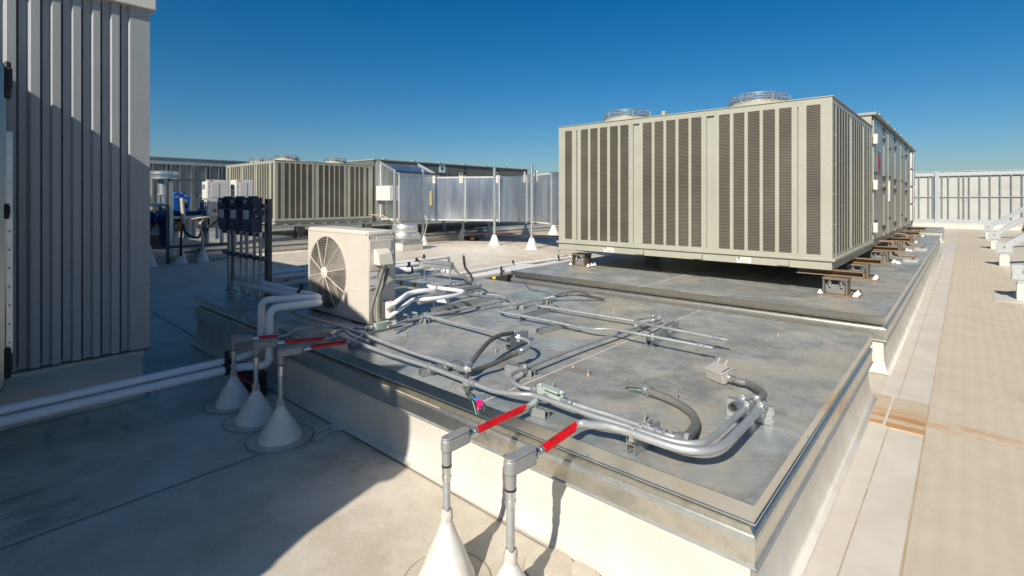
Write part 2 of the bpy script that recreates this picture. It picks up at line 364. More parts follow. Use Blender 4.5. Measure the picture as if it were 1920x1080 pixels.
seam([(-.206,.3),(-.203,6),(-.206,14),(-.203,24)], .006, M['rustline'], .0075)
M['lightseam'] = mat('light_weld_seam', (.66,.61,.52), (.58,.52,.42), 8, .6)
for y in (6.05, 9.3, 19.3): seam([(-.2,y),(.66,y+.01)], .018, M['lightseam'], .0085)
sb = MB().box(-.515,-.206,-.6,24.1,.0004,.0024).build('roof_strip', M['strip'], smooth=False); sb['kind'] = 'structure'
for y in (7.0, 10.2): seam([(-.41,y),(-.2,y)], .012, M['lightseam'])
for yy in (7.6, 10.4, 13.2): seam([(-12,yy),(-5.6,yy)], .015, M['seam'])
for xx in (-7.6, -9.4, -11.2): seam([(xx,2.2),(xx,9.5)], .012, M['seam'])
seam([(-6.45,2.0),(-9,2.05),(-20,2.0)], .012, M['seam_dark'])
rp = MB().box(-.42, -.208, 4.42, 5.12, .0005, .009).box(-.56, -.44, 4.45, 5.12, .0005, .009).build('stained_walkway_pad', M['rustpad'], smooth=False); rp['kind'] = 'structure'

# ------------------------------------------------------------------ equipment curbs
M['stain'] = mat('water_mark', (.17,.155,.11), (.26,.23,.17), 15, .6); M['studbase'] = mat('rusty_stud_base', (.34,.25,.16), (.40,.33,.24), 20, .7)
def curb(x0, x1, y0, y1, label, zt=hA, seams=(), studs=(), wall='white_membrane', group='sheet metal covered equipment curbs'):
    t = thing('equipment_curb', (x1, y0, 0), label, 'equipment curb', group)
    k = zt-hA
    MB().rectsweep(x0+.02, x1-.02, y0+.02, y1-.02, [(.06,.005),(.042,.018),(.024,.045),(.011,.085),(.004,.13),(0,.18),(0,.40+k)]).build('curb_wall', M[wall], t, ang=50)
    MB().rectsweep(x0, x1, y0, y1, [(-.04,.45+k),(-.04,.436+k),(-.002,.411+k),(.002,.404+k),(.002,.306+k),(.002,.304+k)]).build('counter_flashing', M['counter'], t, smooth=False)
    MB().rectsweep(x0, x1, y0, y1, [(.0015,.403+k),(.0045,.4025+k),(.0045,.384+k),(.0015,.383+k)]).build('spangle_strip', M['galv'], t, smooth=False)
    MB().rectsweep(x0, x1, y0, y1, [(.0015,.306+k),(.009,.303+k),(.010,.298+k),(-.012,.296+k)]).build('drip_edge', M['strut'], t, smooth=False)
    mb = MB().rectsweep(x0, x1, y0, y1, [(-.02,.449+k),(.004,.449+k),(.004,.455+k),(0,.459+k),(0,zt-.002)])
    for sx in seams: mb.box(sx-.012, sx+.012, y0-.003, y0+.01, .452+k, zt-.003)
    mb.build('cap_flashing', M['cap'], t, smooth=False)
    top = MB().quad((x0-.001,y0-.001,zt),(x1+.001,y0-.001,zt),(x1+.001,y1+.001,zt),(x0-.001,y1+.001,zt)).build('top_sheet', M['deck'], t, smooth=False)
    for sx in seams:
        mb = MB().box(sx-.02, sx+.02, y0-.002, y1, zt-.01, zt+.003); yy = y0+.08
        while yy < min(y1, y0+4): mb.lathe([(.006,0),(.005,.004),(0,.005)], (sx+.008, yy, zt+.003), 8); yy += .23
        mb.build('sheet_seam', M['deck'], t)
        MB().box(sx+.021, sx+.034, y0+.002, y1-.01, zt-.001, zt+.0022).build('sealant_bead', M['caulk'], t, smooth=False)
    for (p, h) in studs:
        o = MB().cyl(p, p+Vector((0,0,h*.62)), .0042, n=8).build('anchor_stud', M['strut'], t); MB().lathe([(.011,-.003),(.009,.008),(.007,.011),(0,.011)], p, 10).build('stud_base', M['stain'] if random.random()<.5 else M['studbase'], o)
    return t
spx = [(461,0,0)]
stud_px = [(762,626,.045),(831,626,.05),(692,649,.055),(762,631,.05),(930,658,.05),(859,681,.05),(930,661,.04),(963,662,.02),(955,553,.045),(1061,552,.04),(1097,562,.05),(1062,572,.045),(1185,574,.05),(1151,586,.05),(1305,611,.06),(1334,598,.04),(1103,703,.06),(1075,689,.025),(1269,749,.07),(1209,792,.08),(1036,728,.06),(1438,641,.05),(1459,630,.05),(1432,741,.035),(1510,670,.03)]
studs = [(at(x, y, hA), h) for x, y, h in stud_px]
curbA = curb(-6.405, -.556, 1.917, 4.96, 'low equipment curb with stained metal top carrying conduits and the small fan unit', seams=(-5.05,-1.95), studs=studs)
curbB = curb(-5.115, -.54, 5.76, 19.5, 'long equipment curb under the largest nearest rooftop unit', seams=(-3.0,))
curbC = curb(-14, -.62, 24.2, 27.0, 'farthest white equipment curb near the end screen wall', zt=.46)
curbD = curb(-24, -14.9, 4.2, 21.5, 'lower equipment curb under the second rooftop unit and pumps', zt=.335, wall='membrane')
for z0, z1, px in ((0,0,0),): pass
# rings left by water and a chalk line on the nearer curb top
def flat_ring(c, rx, ry, wd, name, m, par, wob=.12):
    mb = MB(); n = 40; ri = []; ro = []
    for k in range(n):
        a = 2*math.pi*k/n; q = 1+wob*math.sin(3*a+1)+wob*.6*math.sin(5*a)
        ri.append((c.x+rx*q*math.cos(a), c.y+ry*q*math.sin(a), c.z+.0015)); ro.append((c.x+(rx*q+wd)*math.cos(a), c.y+(ry*q+wd)*math.sin(a), c.z+.0015))
    for k in range(n): mb.quad(ri[k], ri[(k+1)%n], ro[(k+1)%n], ro[k])
    return mb.build(name, m, par, smooth=False)
M['chalk'] = mat('red_chalk', (.34,.20,.16), (.36,.30,.25), 25, .8)
flat_ring(at(1234,718.5,hA), .085, .055, .006, 'water_mark', M['stain'], curbA)
flat_ring(at(1192,716,hA), .05, .035, .006, 'water_mark', M['stain'], curbA)
flat_ring(at(1291,736,hA), .06, .03, .004, 'water_mark', M['stain'], curbA)
def chalk(a, b):
    p, q = at(*a, hA), at(*b, hA); n = (q-p).normalized().cross(Vector((0,0,1)))*.0035; z = Vector((0,0,.0018))
    MB().quad(p-n+z, q-n+z, q+n+z, p+n+z).build('chalk_line', M['chalk'], curbA, smooth=False)
chalk((1000,720),(1075,690)); chalk((1152,711),(1370,772)); chalk((690,632),(790,600)); chalk((1075,690),(1110,700))
# orange tape and blue screw heads on the curb edge
MB().bar((atY(718,1.914),1.9135,.408), (atY(824,1.914),1.9135,.406), .006, .005).build('rust_streak', M['rustline'], curbA, smooth=False)
for x in (-1.245,-2.74,-4.4): MB().lathe([(0,-.006),(.005,-.005),(.007,0)], (x,1.917,.468), 10, 'y').build('cap_screw', M['bluehead'], curbA)
for y in (2.75,4.0): MB().lathe([(.007,0),(.005,.005),(0,.006)], (-.556,y,.468), 10, 'x').build('cap_screw', M['bluehead'], curbA)

# ------------------------------------------------------------------ left tower: ribbed siding on a white curb
TX, TY, TZ0, TZ1 = -4.95, 1.164, .398, 3.14
tower = thing('siding_tower', (TX, TY, 0), 'tall penthouse clad in grey ribbed siding on a white curb', 'penthouse')
edges = []      # (dark crease, bright return start, bright return end) in photo pixels at the ribs
ribs = [(238,244),(204,210),(169,175),(132,137.5),(92.5,98.6),(49,58),(5,13)]
creases = [225,189,153,115,76,31]
prof = [(TX, TY)]
for i, (a, b) in enumerate(ribs):
    yb = atX(b, TX); ya = atX(a, TX-.026)
    prof += [(TX, yb), (TX-.026, ya)]
    if i < len(creases):
        yc = atX(creases[i], TX); prof += [(TX-.026, yc+.013), (TX-.065, yc+.012), (TX-.065, yc+.001), (TX, yc-.003)]
pit = .262; y = prof[-1][1]
while y > -3.2:
    y -= .09; prof += [(TX-.026, y), (TX, y-.006)]; y -= .12; prof += [(TX, y)]; y -= .035; prof += [(TX-.026, y)]
mb = MB()
for p, q in zip(prof, prof[1:]): mb.quad((*p,TZ0), (*q,TZ0), (*q,TZ1), (*p,TZ1))
mb.quad((TX,TY,TZ0), (TX,TY,TZ1), (-20,TY,TZ1), (-20,TY,TZ0))
mb.quad((-20,TY,TZ0), (-20,TY,TZ1), (-20,y,TZ1), (-20,y,TZ0)); mb.quad((TX-.026,y,TZ0), (-20,y,TZ0), (-20,y,TZ1), (TX-.026,y,TZ1))
mb.build('siding', M['siding'], tower, smooth=False)
MB().box(-20.05, TX+.035, y-.05, TY+.035, TZ1-.012, TZ1+.24).box(-20.05, TX+.045, y-.06, TY+.045, TZ1+.24, TZ1+.26).build('coping', M['coping'], tower, bevel=.006)
MB().box(-19.9, TX-.055, y, TY-.045, TZ1-.1, TZ1+.15).build('roof_core', M['coping'], tower)
MB().box(-19.9, TX-.045, y, TY-.04, .0, TZ0+.02).build('curb_wall', M['white_membrane'], tower, smooth=False)
mb = MB().box(-19.9, TX-.041, y, TY-.036, .335, .375)
mb.build('termination_bar', M['galv'], tower)
mb = MB()
for k in range(9): mb.lathe([(.014,0),(.012,.008),(0,.010)], (TX-.041, TY-.1-.29*k, .355), 10, 'x')
mb.build('bar_bolts', M['galv'], tower)
MB().box(-19.95, TX+.002, y, TY+.002, TZ0-.016, TZ0-.004).build('base_trim', M['strut_dark'], tower)

# riveted metal cabinet at the left edge, in front of the siding
cab = thing('metal_cabinet', (-4.6, .3, 0), 'shiny metal cabinet with riveted edge and black latches before the ribbed siding', 'cabinet')
cx0 = -4.62
yE = atX(12, cx0); zt_ = atX(12, cx0, 100).z; zb_ = atX(12, cx0, 740).z
poly = [(cx0, -.9, zb_), (cx0, yE-.06, zb_)]
for k in range(7):
    a = k/6*math.pi/2; poly.append((cx0, yE-.06+.06*math.sin(a), zb_+.13-.13*math.cos(a)))
for k in range(7):
    a = k/6*math.pi/2; poly.append((cx0, yE-.09+.09*math.cos(a), zt_-.14+.14*math.sin(a)))
poly.append((cx0, -.9, zt_))
MB().prism(poly, (-.25,0,0)).build('cabinet_body', M['cabinet'], cab, bevel=.012)
yF = atX(24, cx0-.02)
MB().box(cx0-.09, cx0-.02, yE-.02, yF, zb_+.26, zt_-.5).build('rivet_flange', M['galv'], cab)
mb = MB()
for k in range(8): mb.lathe([(.007,0),(0,.006)], (cx0-.02, (yE+yF)/2, zb_+.33+.12*k), 8, 'x')
mb.build('rivets', M['galv'], cab)
for zc, hh, wd in ((zt_-.17,.24,.028), (1.52,.10,.018), (zb_+.20,.20,.028)):
    MB().box(cx0-.06, cx0+.01, yE-.012, yE+wd*.8, zc-hh/2, zc+hh/2).box(cx0-.05, cx0+.02, yE, yE+wd, zc-hh/4, zc+hh/3).build('latch', M['black'], cab, bevel=.012)

# ------------------------------------------------------------------ unseen unit behind the camera, outline shaped to cast the left foreground shadow
sh = thing('shadow_caster', (-1.43, -1.82, 0), 'tall unseen air handler behind the viewer, shaped to shadow the left roof', 'air handler')
e1 = Vector((-1.43,-1.82,0)); e0 = Vector((-5.6,-.24,0)); dv = (e1-e0); nrm = Vector((dv.y,-dv.x,0)).normalized()*1.3
u = dv.normalized()
def sp(q): return e1+u*q[0]+Vector((0,0,q[1]))
MB().prism([sp(q) for q in ((-4.46,.3),(-4.46,3.08),(-3.48,3.13),(-3.26,3.18),(-2.9,3.25),(-2.5,3.30),(-2.0,3.34),(-1.59,3.345),(-1.07,3.275),(-.78,3.17),(-.585,3.12),(-.40,2.95),(-.36,2.9),(-.296,2.657),(-.189,2.24),(-.115,2.0),(-.10,.3))], nrm).build('casing', M['rtu'], sh, smooth=False)
MB().prism([sp(q) for q in ((-.40,2.94),(-.37,3.11),(-.61,3.10),(-.585,3.126),(-.331,3.307),(-.30,3.204),(-.299,2.64),(-.36,2.7))], nrm*.03).build('shadow_bracket', M['black'], sh, smooth=False)  # bracket added to cast the spike and lit notch in the shadow
MB().prism([sp(q) for q in ((-1.945,3.3),(-1.92,3.43),(-1.895,3.43),(-1.865,3.3))], nrm*.03).build('shadow_knob', M['black'], sh, smooth=False)  # knob added for the bump in the shadow edge
for k in range(4):
    c = e0+u*(.55+1.08*k)-nrm.normalized()*.012+Vector((0,0,1.75)); MB().obox(c, u*.48, nrm.normalized()*.015, Vector((0,0,1.25))).build('door', M['rtu'], sh, bevel=.008)
for z in (2.62,1.95,1.02):
    c = e1-u*.2-nrm.normalized()*.02+Vector((0,0,z)); MB().obox(c, u*.05, nrm.normalized()*.03, Vector((0,0,.06))).build('hinge', M['black'], sh)
MB().obox(e1-u*.02+Vector((0,0,1.55)), u*.10, nrm.normalized()*.02, Vector((0,0,.035))).build('handle', M['black'], sh)

# ------------------------------------------------------------------ perimeter screen walls
def screen(name, org, du, length, zb, ztop, nrmv, label, studs_at, post_at=(), rail=True):
    t = thing(name, org, label, 'screen wall', 'louvred perimeter screen walls')
    org = Vector(org); du = Vector(du); nv = Vector(nrmv); up = Vector((0,0,1))
    def bx(s0, s1, n0, n1, z0, z1, mb):
        c = org+du*(s0+s1)/2+nv*(n0+n1)/2+up*(z0+z1)/2
        return mb.obox(c, du*(s1-s0)/2, nv*(n1-n0)/2, up*(z1-z0)/2)
    bx(0, length, -.06, -.02, zb, ztop-.05, MB()).build('panel', M['screen'], t, smooth=False)
    bx(0, length, -.1, .10, ztop-.26, ztop-.03, bx(0, length, -.12, .14, ztop-.03, ztop, MB())).build('top_rail', M['railsteel'], t)
    bx(0, length, -.1, .10, zb-.02, zb+.16, MB()).build('bottom_rail', M['railsteel'], t)
    if rail: bx(0, length, .02, .06, (zb+ztop)/2-.03, (zb+ztop)/2+.03, MB()).build('mid_rail', M['railsteel'], t)
    for s in studs_at: bx(s, s+.055, -.02, .10, zb+.16, ztop-.26, MB()).build('stud', M['studsteel'], t, smooth=False)
    for s in post_at: bx(s, s+.18, -.05, .2, zb-.3, ztop-.02, MB()).build('post', M['galv'], t)
    return t
FY = 36.9
fx = lambda px: atY(px, FY)
ox = -24.0
right_px = [1722,1740,1748,1765,1777,1797,1806,1816,1836,1855,1874,1895,1915]
st = sorted([fx(p)-ox for p in right_px]+[k*.62 for k in range(0, 36)])
screen('screen_wall', (ox, FY, 0), (1,0,0), 27.4, .33, 3.12, (0,-1,0), 'pale metal screen wall across the far end with many thin studs', st, [fx(1757)-ox-.09])
LX = -21.8
sl = [atX(p, LX)-(-4) for p in (284,309,317,335,357,360.5,384,391,408,413)]+[atX(423, LX)+4+.6*k for k in range(30)]
screen('screen_wall', (LX, -4, 0), (0,1,0), 40.9, .33, 3.12, (1,0,0), 'shaded metal screen wall behind the blue pump', sl, [], True)
screen('screen_wall', (3.35, 4, 0), (0,1,0), 32.9, .33, 3.12, (-1,0,0), 'side screen wall at the right held by slanted braces', [.62*k for k in range(1,52)], [7.4,12.9,18.4,23.9])
pl = MB().box(-24,3.4,FY-.45,FY-.16,0,.26).box(-24,3.4,FY-.47,FY-.14,.26,.30).build('parapet_wall', M['white_membrane'], loc=(0,FY-.3,0)); tag(pl, 'low white parapet along the foot of the far screen wall', 'parapet')
pl = MB().box(2.75,3.2,4,FY-.47,0,.26).build('parapet_wall', M['white_membrane'], loc=(3,20,0)); tag(pl, 'low white parapet along the right side wall under the braces', 'parapet')

# braces on the right
def brace(y, label):
    t = thing('wall_brace', (.70, y, 0), label, 'brace', 'slanted braces along the right walkway')
    MB().box(.61,.79,y-.09,y+.09,0,.26).build('base_boot', M['white_membrane'], t, bevel=.01)
    MB().box(.625,.775,y-.075,y+.075,.26,.34).build('base_post', M['galv'], t)
    MB().box(.56,.84,y-.10,y-.085,.33,.56).box(.56,.84,y+.085,y+.10,.33,.56).box(.56,.84,y-.085,y+.085,.33,.35).build('clevis', M['galv'], t)
    MB().bar((.66,y,.43), (3.28,y,2.45), .15, .15, Vector((0,1,0))).build('strut', M['galv'], t)
    MB().cyl((.70,y-.125,.46),(.70,y+.125,.46),.022,n=10).build('bolt', M['pedgrey'], t)
for y, l in ((11.42,'nearest slanted galvanised brace cut off by the right edge of the view'),(16.9,'second slanted galvanised brace from the front, on a short white post'),(22.4,'third slanted galvanised brace, between two others'),(27.9,'farthest slanted galvanised brace on a white post')): brace(y, l)
o = MB().box(.35,1.15,11.0,11.85,.001,.011).build('roof_patch', M['white_membrane'], smooth=False); o['kind']='structure'

# ================================================================== ROOFTOP UNITS
def face(t, O, D, N, length, zb, zt, gt, gb, openings, nm='condenser'):
    O = Vector(O); D = Vector(D); N = Vector(N); up = Vector((0,0,1))
    def bx(mb, s0, s1, n0, n1, z0, z1):
        return mb.obox(O+D*(s0+s1)/2+N*(n0+n1)/2+up*(z0+z1)/2, D*abs(s1-s0)/2, N*(n1-n0)/2, up*(z1-z0)/2)
    fr = MB(); bx(fr, 0, length, -.05, 0, gt, zt); bx(fr, 0, length, -.05, 0, zb, gb)
    ops = sorted(openings, key=lambda o: o[1]); last = 0
    groups = []; cur = None
    for kind, a, b in ops:
        bx(fr, last, a, -.05, 0, gb, gt); last = b
        if kind == 'c': bx(fr, a, b, -.06, -.03, gb-.015, gt+.015); cur = None
        elif kind == 's': bx(fr, a, b, -.06, -.03, gb-.015, gt+.015); cur = None
        else:
            if cur is None: cur = [a, b]; groups.append(cur)
            else: cur[1] = b
    bx(fr, last, length, -.05, 0, gb, gt)
    for a, b in groups: bx(MB(), a-.004, b+.004, -.048, -.003, gb-.004, gt+.004).build('grille', M['grille'], t, smooth=False)
    sc = fr; r = .007
    for z in [zb+.03, gb-.03, gt+.03, zt-.02]+[gb+(gt-gb)*q for q in (.2,.4,.6,.8)]:
        ss = [q for q in (.05, length-.05)]+[a-.022 for k, a, b in ops if k in 'cs']+[b+.022 for k, a, b in ops if k in 'cs']
        for s in ss: sc.cyl(O+D*s+up*z, O+D*s+up*z+N*.005, r, r*.6, 6)
    fr.build('panel_frame', M['rtu'], t, smooth=False)
def fan(t, x, y, z):
    c = Vector((0, 0, 0)); pos = Vector((x, y, z))
    f = MB().lathe([(.50,-.01),(.49,.04),(.45,.09),(.42,.13),(.415,.16),(.43,.165)], c, 40).xf(pos, .85).build('fan_shroud', M['rtu'], t)
    g = MB(); n = 40
    def ringt(r, zz, tr): g.tube([c+Vector((r*math.cos(2*math.pi*k/n), r*math.sin(2*math.pi*k/n), zz)) for k in range(n+1)], tr, 5, False)
    for r, zz in ((.44,.14),(.445,.18),(.44,.22),(.425,.255),(.39,.275),(.33,.28),(.27,.282),(.21,.284),(.15,.285)): ringt(r, zz, .003)
    for k in range(36):
        a = 2*math.pi*k/36; b = a+.16
        for s in (1,-1):
            b = a+.16*s
            g.tube([c+Vector((.44*math.cos(a),.44*math.sin(a),.14)), c+Vector((.437*math.cos((a+b)/2),.437*math.sin((a+b)/2),.22)), c+Vector((.40*math.cos(b),.40*math.sin(b),.272))], .002, 4, False)
    for k in range(6):
        a = 2*math.pi*k/6+.2; g.tube([c+Vector((.445*math.cos(a),.445*math.sin(a),.12)), c+Vector((.442*math.cos(a),.442*math.sin(a),.24)), c+Vector((.39*math.cos(a),.39*math.sin(a),.282)), c+Vector((.08*math.cos(a),.08*math.sin(a),.285))], .007, 5)
    g.xf(pos, .85).build('fan_guard', M['fanwire'], f)
    MB().cyl(c+Vector((0,0,.02)), c+Vector((0,0,.235)), .11, n=18).xf(pos, .85).build('fan_motor', M['pedgrey'], f)
    b = MB()
    for k in range(4):
        a = math.pi/2*k+.3; d = Vector((math.cos(a), math.sin(a), 0)); q = Vector((-d.y, d.x, 0))
        b.quad(c+d*.1+q*.06+Vector((0,0,.05)), c+d*.40+q*.13+Vector((0,0,.04)), c+d*.40-q*.10+Vector((0,0,.11)), c+d*.1-q*.05+Vector((0,0,.1)))
    b.xf(pos, .85).build('fan_blades', M['galv'], f)
def condenser(t, x1, y0, w, d, zb, zt, opsF, opsR, fans):
    MB().box(x1-w+.06, x1-.06, y0+.06, y0+d-.02, zb+.02, zt-.04).build('light_block_core', M['rtu_dark'], t, smooth=False)  # inner box added to block light behind the grilles
    face(t, (x1,y0,0), (-1,0,0), (0,-1,0), w, zb+.13, zt-.012, zt-.085, zb+.168, opsF)
    face(t, (x1,y0+.052,0), (0,1,0), (1,0,0), d-.052, zb+.13, zt-.012, zt-.085, zb+.168, opsR)
    face(t, (x1-w,y0+d,0), (0,-1,0), (-1,0,0), d-.052, zb+.13, zt-.012, zt-.085, zb+.168, [(k, d-b, d-a) for k, a, b in opsR])
    MB().box(x1-w-.012, x1+.012, y0-.012, y0+d, zt-.012, zt).build('top_panel', M['rtu'], t, bevel=.004)
    MB().box(x1-w-.03, x1+.03, y0-.03, y0+d, zb+.10, zb+.132).build('base_lip', M['rtu'], t, bevel=.004)
    MB().box(x1-w+.0, x1-.004, y0-.004, y0+d, zb, zb+.10).build('base_rail', M['rtu'], t, bevel=.003)
    for q in (.13,.62,.40): MB().box(x1-w*q-.06, x1-w*q+.06, y0-.05, y0-.004, zb+.015, zb+.085).build('lifting_lug', M['rtu'], t, bevel=.004)
    for a, b in fans: fan(t, a, b, zt)
    MB().box(x1-w*.56,x1-w*.555+.03,y0+.2,y0+.26,zt,zt+.09).build('top_bracket', M['rtu'], t); MB().box(x1-.5,x1-.44,y0+.5,y0+.53,zt,zt+.05).build('top_bracket', M['rtu'], t)
X1, Y1, W1, D1 = -1.125, 6.75, 3.83, 3.35
gp = [(1059.5,1072.5),(1089,1102.5),(1106.7,1120.5),(1124.8,1138.5),(1143.7,1158.5),(1163,1178.5),(1205,1222),(1227,1244),(1249,1266.5),(1272,1291),(1296,1315),(1348,1368.5),(1375,1395.8),(1402,1424.3),(1430.4,1453.2),(1460.6,1484.2),(1512,1538.5)]
opsF = [('g', X1-atY(b, Y1), X1-atY(a, Y1)) for a, b in gp]+[('c', X1-atY(b, Y1), X1-atY(a, Y1)) for a, b in ((1187,1199),(1324.5,1339))]+[('s', X1-atY(b, Y1), X1-atY(a, Y1)) for a, b in ((1495,1497.2),(1080.5,1082.5))]
X2, Y2, W2, D2 = -15.8, 6.92, 3.95, 3.45
q2 = lambda v: atX(400+v/4.5, X2)-Y2
gq = [(540,565),(595,632),(645,683),(693,730),(742,780),(795,828),(885,920),(935,968),(980,1012),(1022,1055),(1063,1098),(1152,1185),(1195,1222),(1233,1262),(1285,1305)]
opsR = [('g', q2(a), q2(b)) for a, b in gq]+[('c', q2(845), q2(868)), ('c', q2(1115), q2(1136)), ('s', q2(575), q2(580)), ('s', q2(1273), q2(1277))]
fw = W2/W1
opsF2 = [(k, a*fw, b*fw) for k, a, b in opsF]
fd = D1/D2
opsR1 = [(k, a*fd-.03, b*fd-.03) for k, a, b in opsR]; opsR2 = [(k, a-.03, b-.03) for k, a, b in opsR]
rtu = thing('rooftop_unit', (X1, Y1, .79), 'largest nearest rooftop unit, beige green with long grilles and two caged fans showing above', 'rooftop unit', 'long packaged rooftop units')
condenser(rtu, X1, Y1, W1, D1, .79, 2.774, opsF, opsR1, [(-2.12,7.5),(-4.13,7.5),(-2.12,9.2),(-4.13,9.2)])
rtu2 = thing('rooftop_unit', (X2, Y2, .80), 'second rooftop unit in the distance at the left, behind the white cabinets', 'rooftop unit', 'long packaged rooftop units')
condenser(rtu2, X2, Y2, W2, D2, .82, 2.80, opsF2, opsR2, [(X2-1,7.75),(X2-3,7.75),(X2-1,9.5),(X2-3,9.5)])
def handler(t, x1, y0, y1, w, zb, zt, splits, m, wall):
    MB().box(x1-w, x1-.02, y0, y1, zb+.1, zt-.03).build('casing', wall, t, smooth=False)
    MB().box(x1-w-.03, x1+.05, y0-.03, y1+.03, zt-.03, zt+.015).build('roof_panel', M['rtu_dark'], t, bevel=.006)
    MB().box(x1-w+.03, x1-.03, y0, y1, zb, zb+.10).build('base_rail', M['ahu_dark'], t)
    mb = MB()
    for q in range(7): mb.box(x1-.10, x1+.055, y0+.4+q*1.3, y0+.52+q*1.3, zt+.015, zt+.045)
    mb.build('roof_clip', M['rtu'], t)
    for i, (a, b) in enumerate(zip(splits, splits[1:])):
        p = MB().box(x1-.018, x1+.004, a+.02, b-.02, zb+.13, zt-.06).build('access_panel', m, t, bevel=.004)
        MB().box(x1-.02, x1+.012, b-.018, b+.018, zb+.12, zt-.05).build('panel_joint', wall, t)
        if i % 2 == 0:
            hg = MB()
            for z in (zb+.25, zb+.95, zb+1.15, zt-.35, zt-.18): hg.box(x1, x1+.035, b-.11, b-.025, z, z+.07)
            for z in (zb+.4, zb+1.2, zb+1.75): hg.box(x1, x1+.04, a+.06, a+.10, z, z+.05)
            hg.build('hinge', M['black'], p, bevel=.004)
    return t
ys1 = [10.22,11.6,12.3,13.6,14.9,16.3,17.6]
handler(rtu, X1, 10.16, 19.1, W1, .80, 3.0, ys1, M['gloss'], M['rtu'])
mb = MB()
for yy in (17.75, 18.4):
    for k in range(4): MB().box(X1-.01, X1+.03, yy+.05, yy+.55, 1.0+.48*k, 1.43+.48*k).build('louvre', M['vfd'], rtu, bevel=.01)
for z in (1.05,1.75,2.5): mb.box(X1+.0, X1+.06, 10.17, 10.30, z, z+.16)
mb.build('corner_bracket', M['split2'], rtu, bevel=.006)
MB().box(X1+.004, X1+.03, 12.32, 12.50, 1.55, 1.95).build('handle', M['vfd'], rtu, bevel=.006)
sg = MB().box(X1+.004, X1+.008, 10.65, 11.15, 2.02, 2.42).build('logo_plate', M['pedgrey'], rtu, smooth=False)
MB().box(X1+.008, X1+.010, 10.72, 10.86, 2.08, 2.36).box(X1+.008, X1+.010, 10.86, 11.0, 2.16, 2.28).build('logo', M['dkred'], sg, smooth=False)
ys2 = [10.55,12.5,13.9,14.9,15.95,16.9,17.9,18.9]
handler(rtu2, X2, 10.42, 19.0, W2, .82, 3.02, ys2, M['ahu_dark'], M['ahu_dark'])
p = atX(829, X2+.004, 316); sg = MB().box(X2+.004, X2+.012, p.y-.16, p.y+.16, p.z-.16, p.z+.16).build('sign', M['label'], rtu2, smooth=False)
MB().prism([(X2+.0125,p.y-.10,p.z),(X2+.0125,p.y,p.z-.12),(X2+.0125,p.y+.10,p.z),(X2+.0125,p.y,p.z+.12)], (.003,0,0)).build('diamond_mark', M['signgreen'], sg, smooth=False)
def warn(px, py, t):
    p = atY(px, Y1-.005, py); x, z = p.x, p.z; y = Y1-.0045
    o = MB().box(x-.085, x+.085, y-.003, y, z-.035, z+.035).build('warning_label', M['label'], t, smooth=False)
    MB().box(x-.034, x+.080, y-.0045, y-.003, z+.010, z+.018).box(x-.034, x+.080, y-.0045, y-.003, z-.011, z-.003).build('orange_lines', M['orange'], o, smooth=False)
    mb = MB()
    mb.prism([(x-.080,y-.003,z+.033),(x-.056,y-.003,z+.033),(x-.062,y-.003,z+.022),(x-.045,y-.003,z+.005),(x-.038,y-.003,z-.016),(x-.052,y-.003,z-.004),(x-.066,y-.003,z+.008)], (0,-.0015,0))
    mb.box(x-.054, x-.040, y-.0045, y-.003, z+.023, z+.034)
    mb.box(x-.030, x+.075, y-.0045, y-.003, z-.023, z-.021).box(x-.030, x+.06, y-.0045, y-.003, z-.028, z-.026)
    mb.build('pictogram', M['ink'], o, smooth=False)
warn(1141.5, 468.5, rtu); warn(1394.5, 487.5, rtu)

# pedestals and beams that carry the first unit
def pedestal(loc):
    t = thing('pedestal', loc, 'x', 'pedestal', 'steel pedestals under the rooftop units')
    x, y, z = loc
    MB().box(x-.20,x+.20,y-.14,y+.14,z+.002,z+.016).build('base_plate', M['rust'], t)
    MB().box(x-.15,x+.10,y-.11,y+.11,z+.175,z+.20).build('top_plate', M['ped'], t, bevel=.004)
    for q in (-.145,.075): MB().box(x+q,x+q+.017,y-.10,y+.10,z+.016,z+.175).build('side_plate', M['ped'], t)
    MB().box(x-.128,x+.075,y-.03,y+.06,z+.016,z+.125).build('rubber_pad', M['pedgrey'], t, bevel=.004)
    for q in (-.085,.03): MB().cyl((x+q,y-.05,z+.09),(x+q,y-.05,z+.178),.012,n=8).cyl((x+q,y-.05,z+.125),(x+q,y-.05,z+.155),.022,n=6).build('bolt', M['fitting'], t)
    for q in (-.17,.165):
        for s in (-.10,0,.09): 
            if q < 0 and s == 0: continue
            MB().lathe([(.03,0),(.026,.012),(.016,.022),(.014,.035),(0,.042)], (x+q,y+s,z+.016), 10).build('bolt_cap', M['label'], t)
    return t
xs_ = [(-1.06,6.76,'nearest pedestal, under the right front corner of the largest unit'),(-1.06,8.35,'second pedestal along the right side of the largest unit'),(-1.06,10.7,'third pedestal along the right side of the largest unit'),(-1.06,13.3,'fourth pedestal along the right side of the largest unit'),(-1.06,15.9,'fifth pedestal along the right side of the largest unit'),(-1.06,18.5,'farthest pedestal along the right side of the largest unit'),(-4.62,6.95,'dark pedestal under the left front corner of the largest unit'),(-4.7,9.6,'pedestal in the dark under the left side of the largest unit')]
base = None
for x, y, l in xs_:
    if base is None: base = pedestal((x, y, hA)); o = base
    else: o = copy_tree(base); o.location = (x, y, hA)
    o['label'] = l
bp = copy_tree(base); bp.location = (X2-.05, 7.73, .335); bp['label'] = 'small pedestal under the front of the distant second unit'
bp.scale = (1.1,1.1,1.9)
bp2 = copy_tree(bp); bp2.location = (X2-.05, 10.2, .335); bp2['label'] = 'small pedestal farther along under the distant second unit'
bl = ['nearest rusty beam end between pedestal and unit','second rusty beam end between pedestal and unit','third rusty beam end between pedestal and unit','fourth rusty beam end between pedestal and unit','fifth rusty beam end between pedestal and unit','farthest rusty beam end between pedestal and unit']
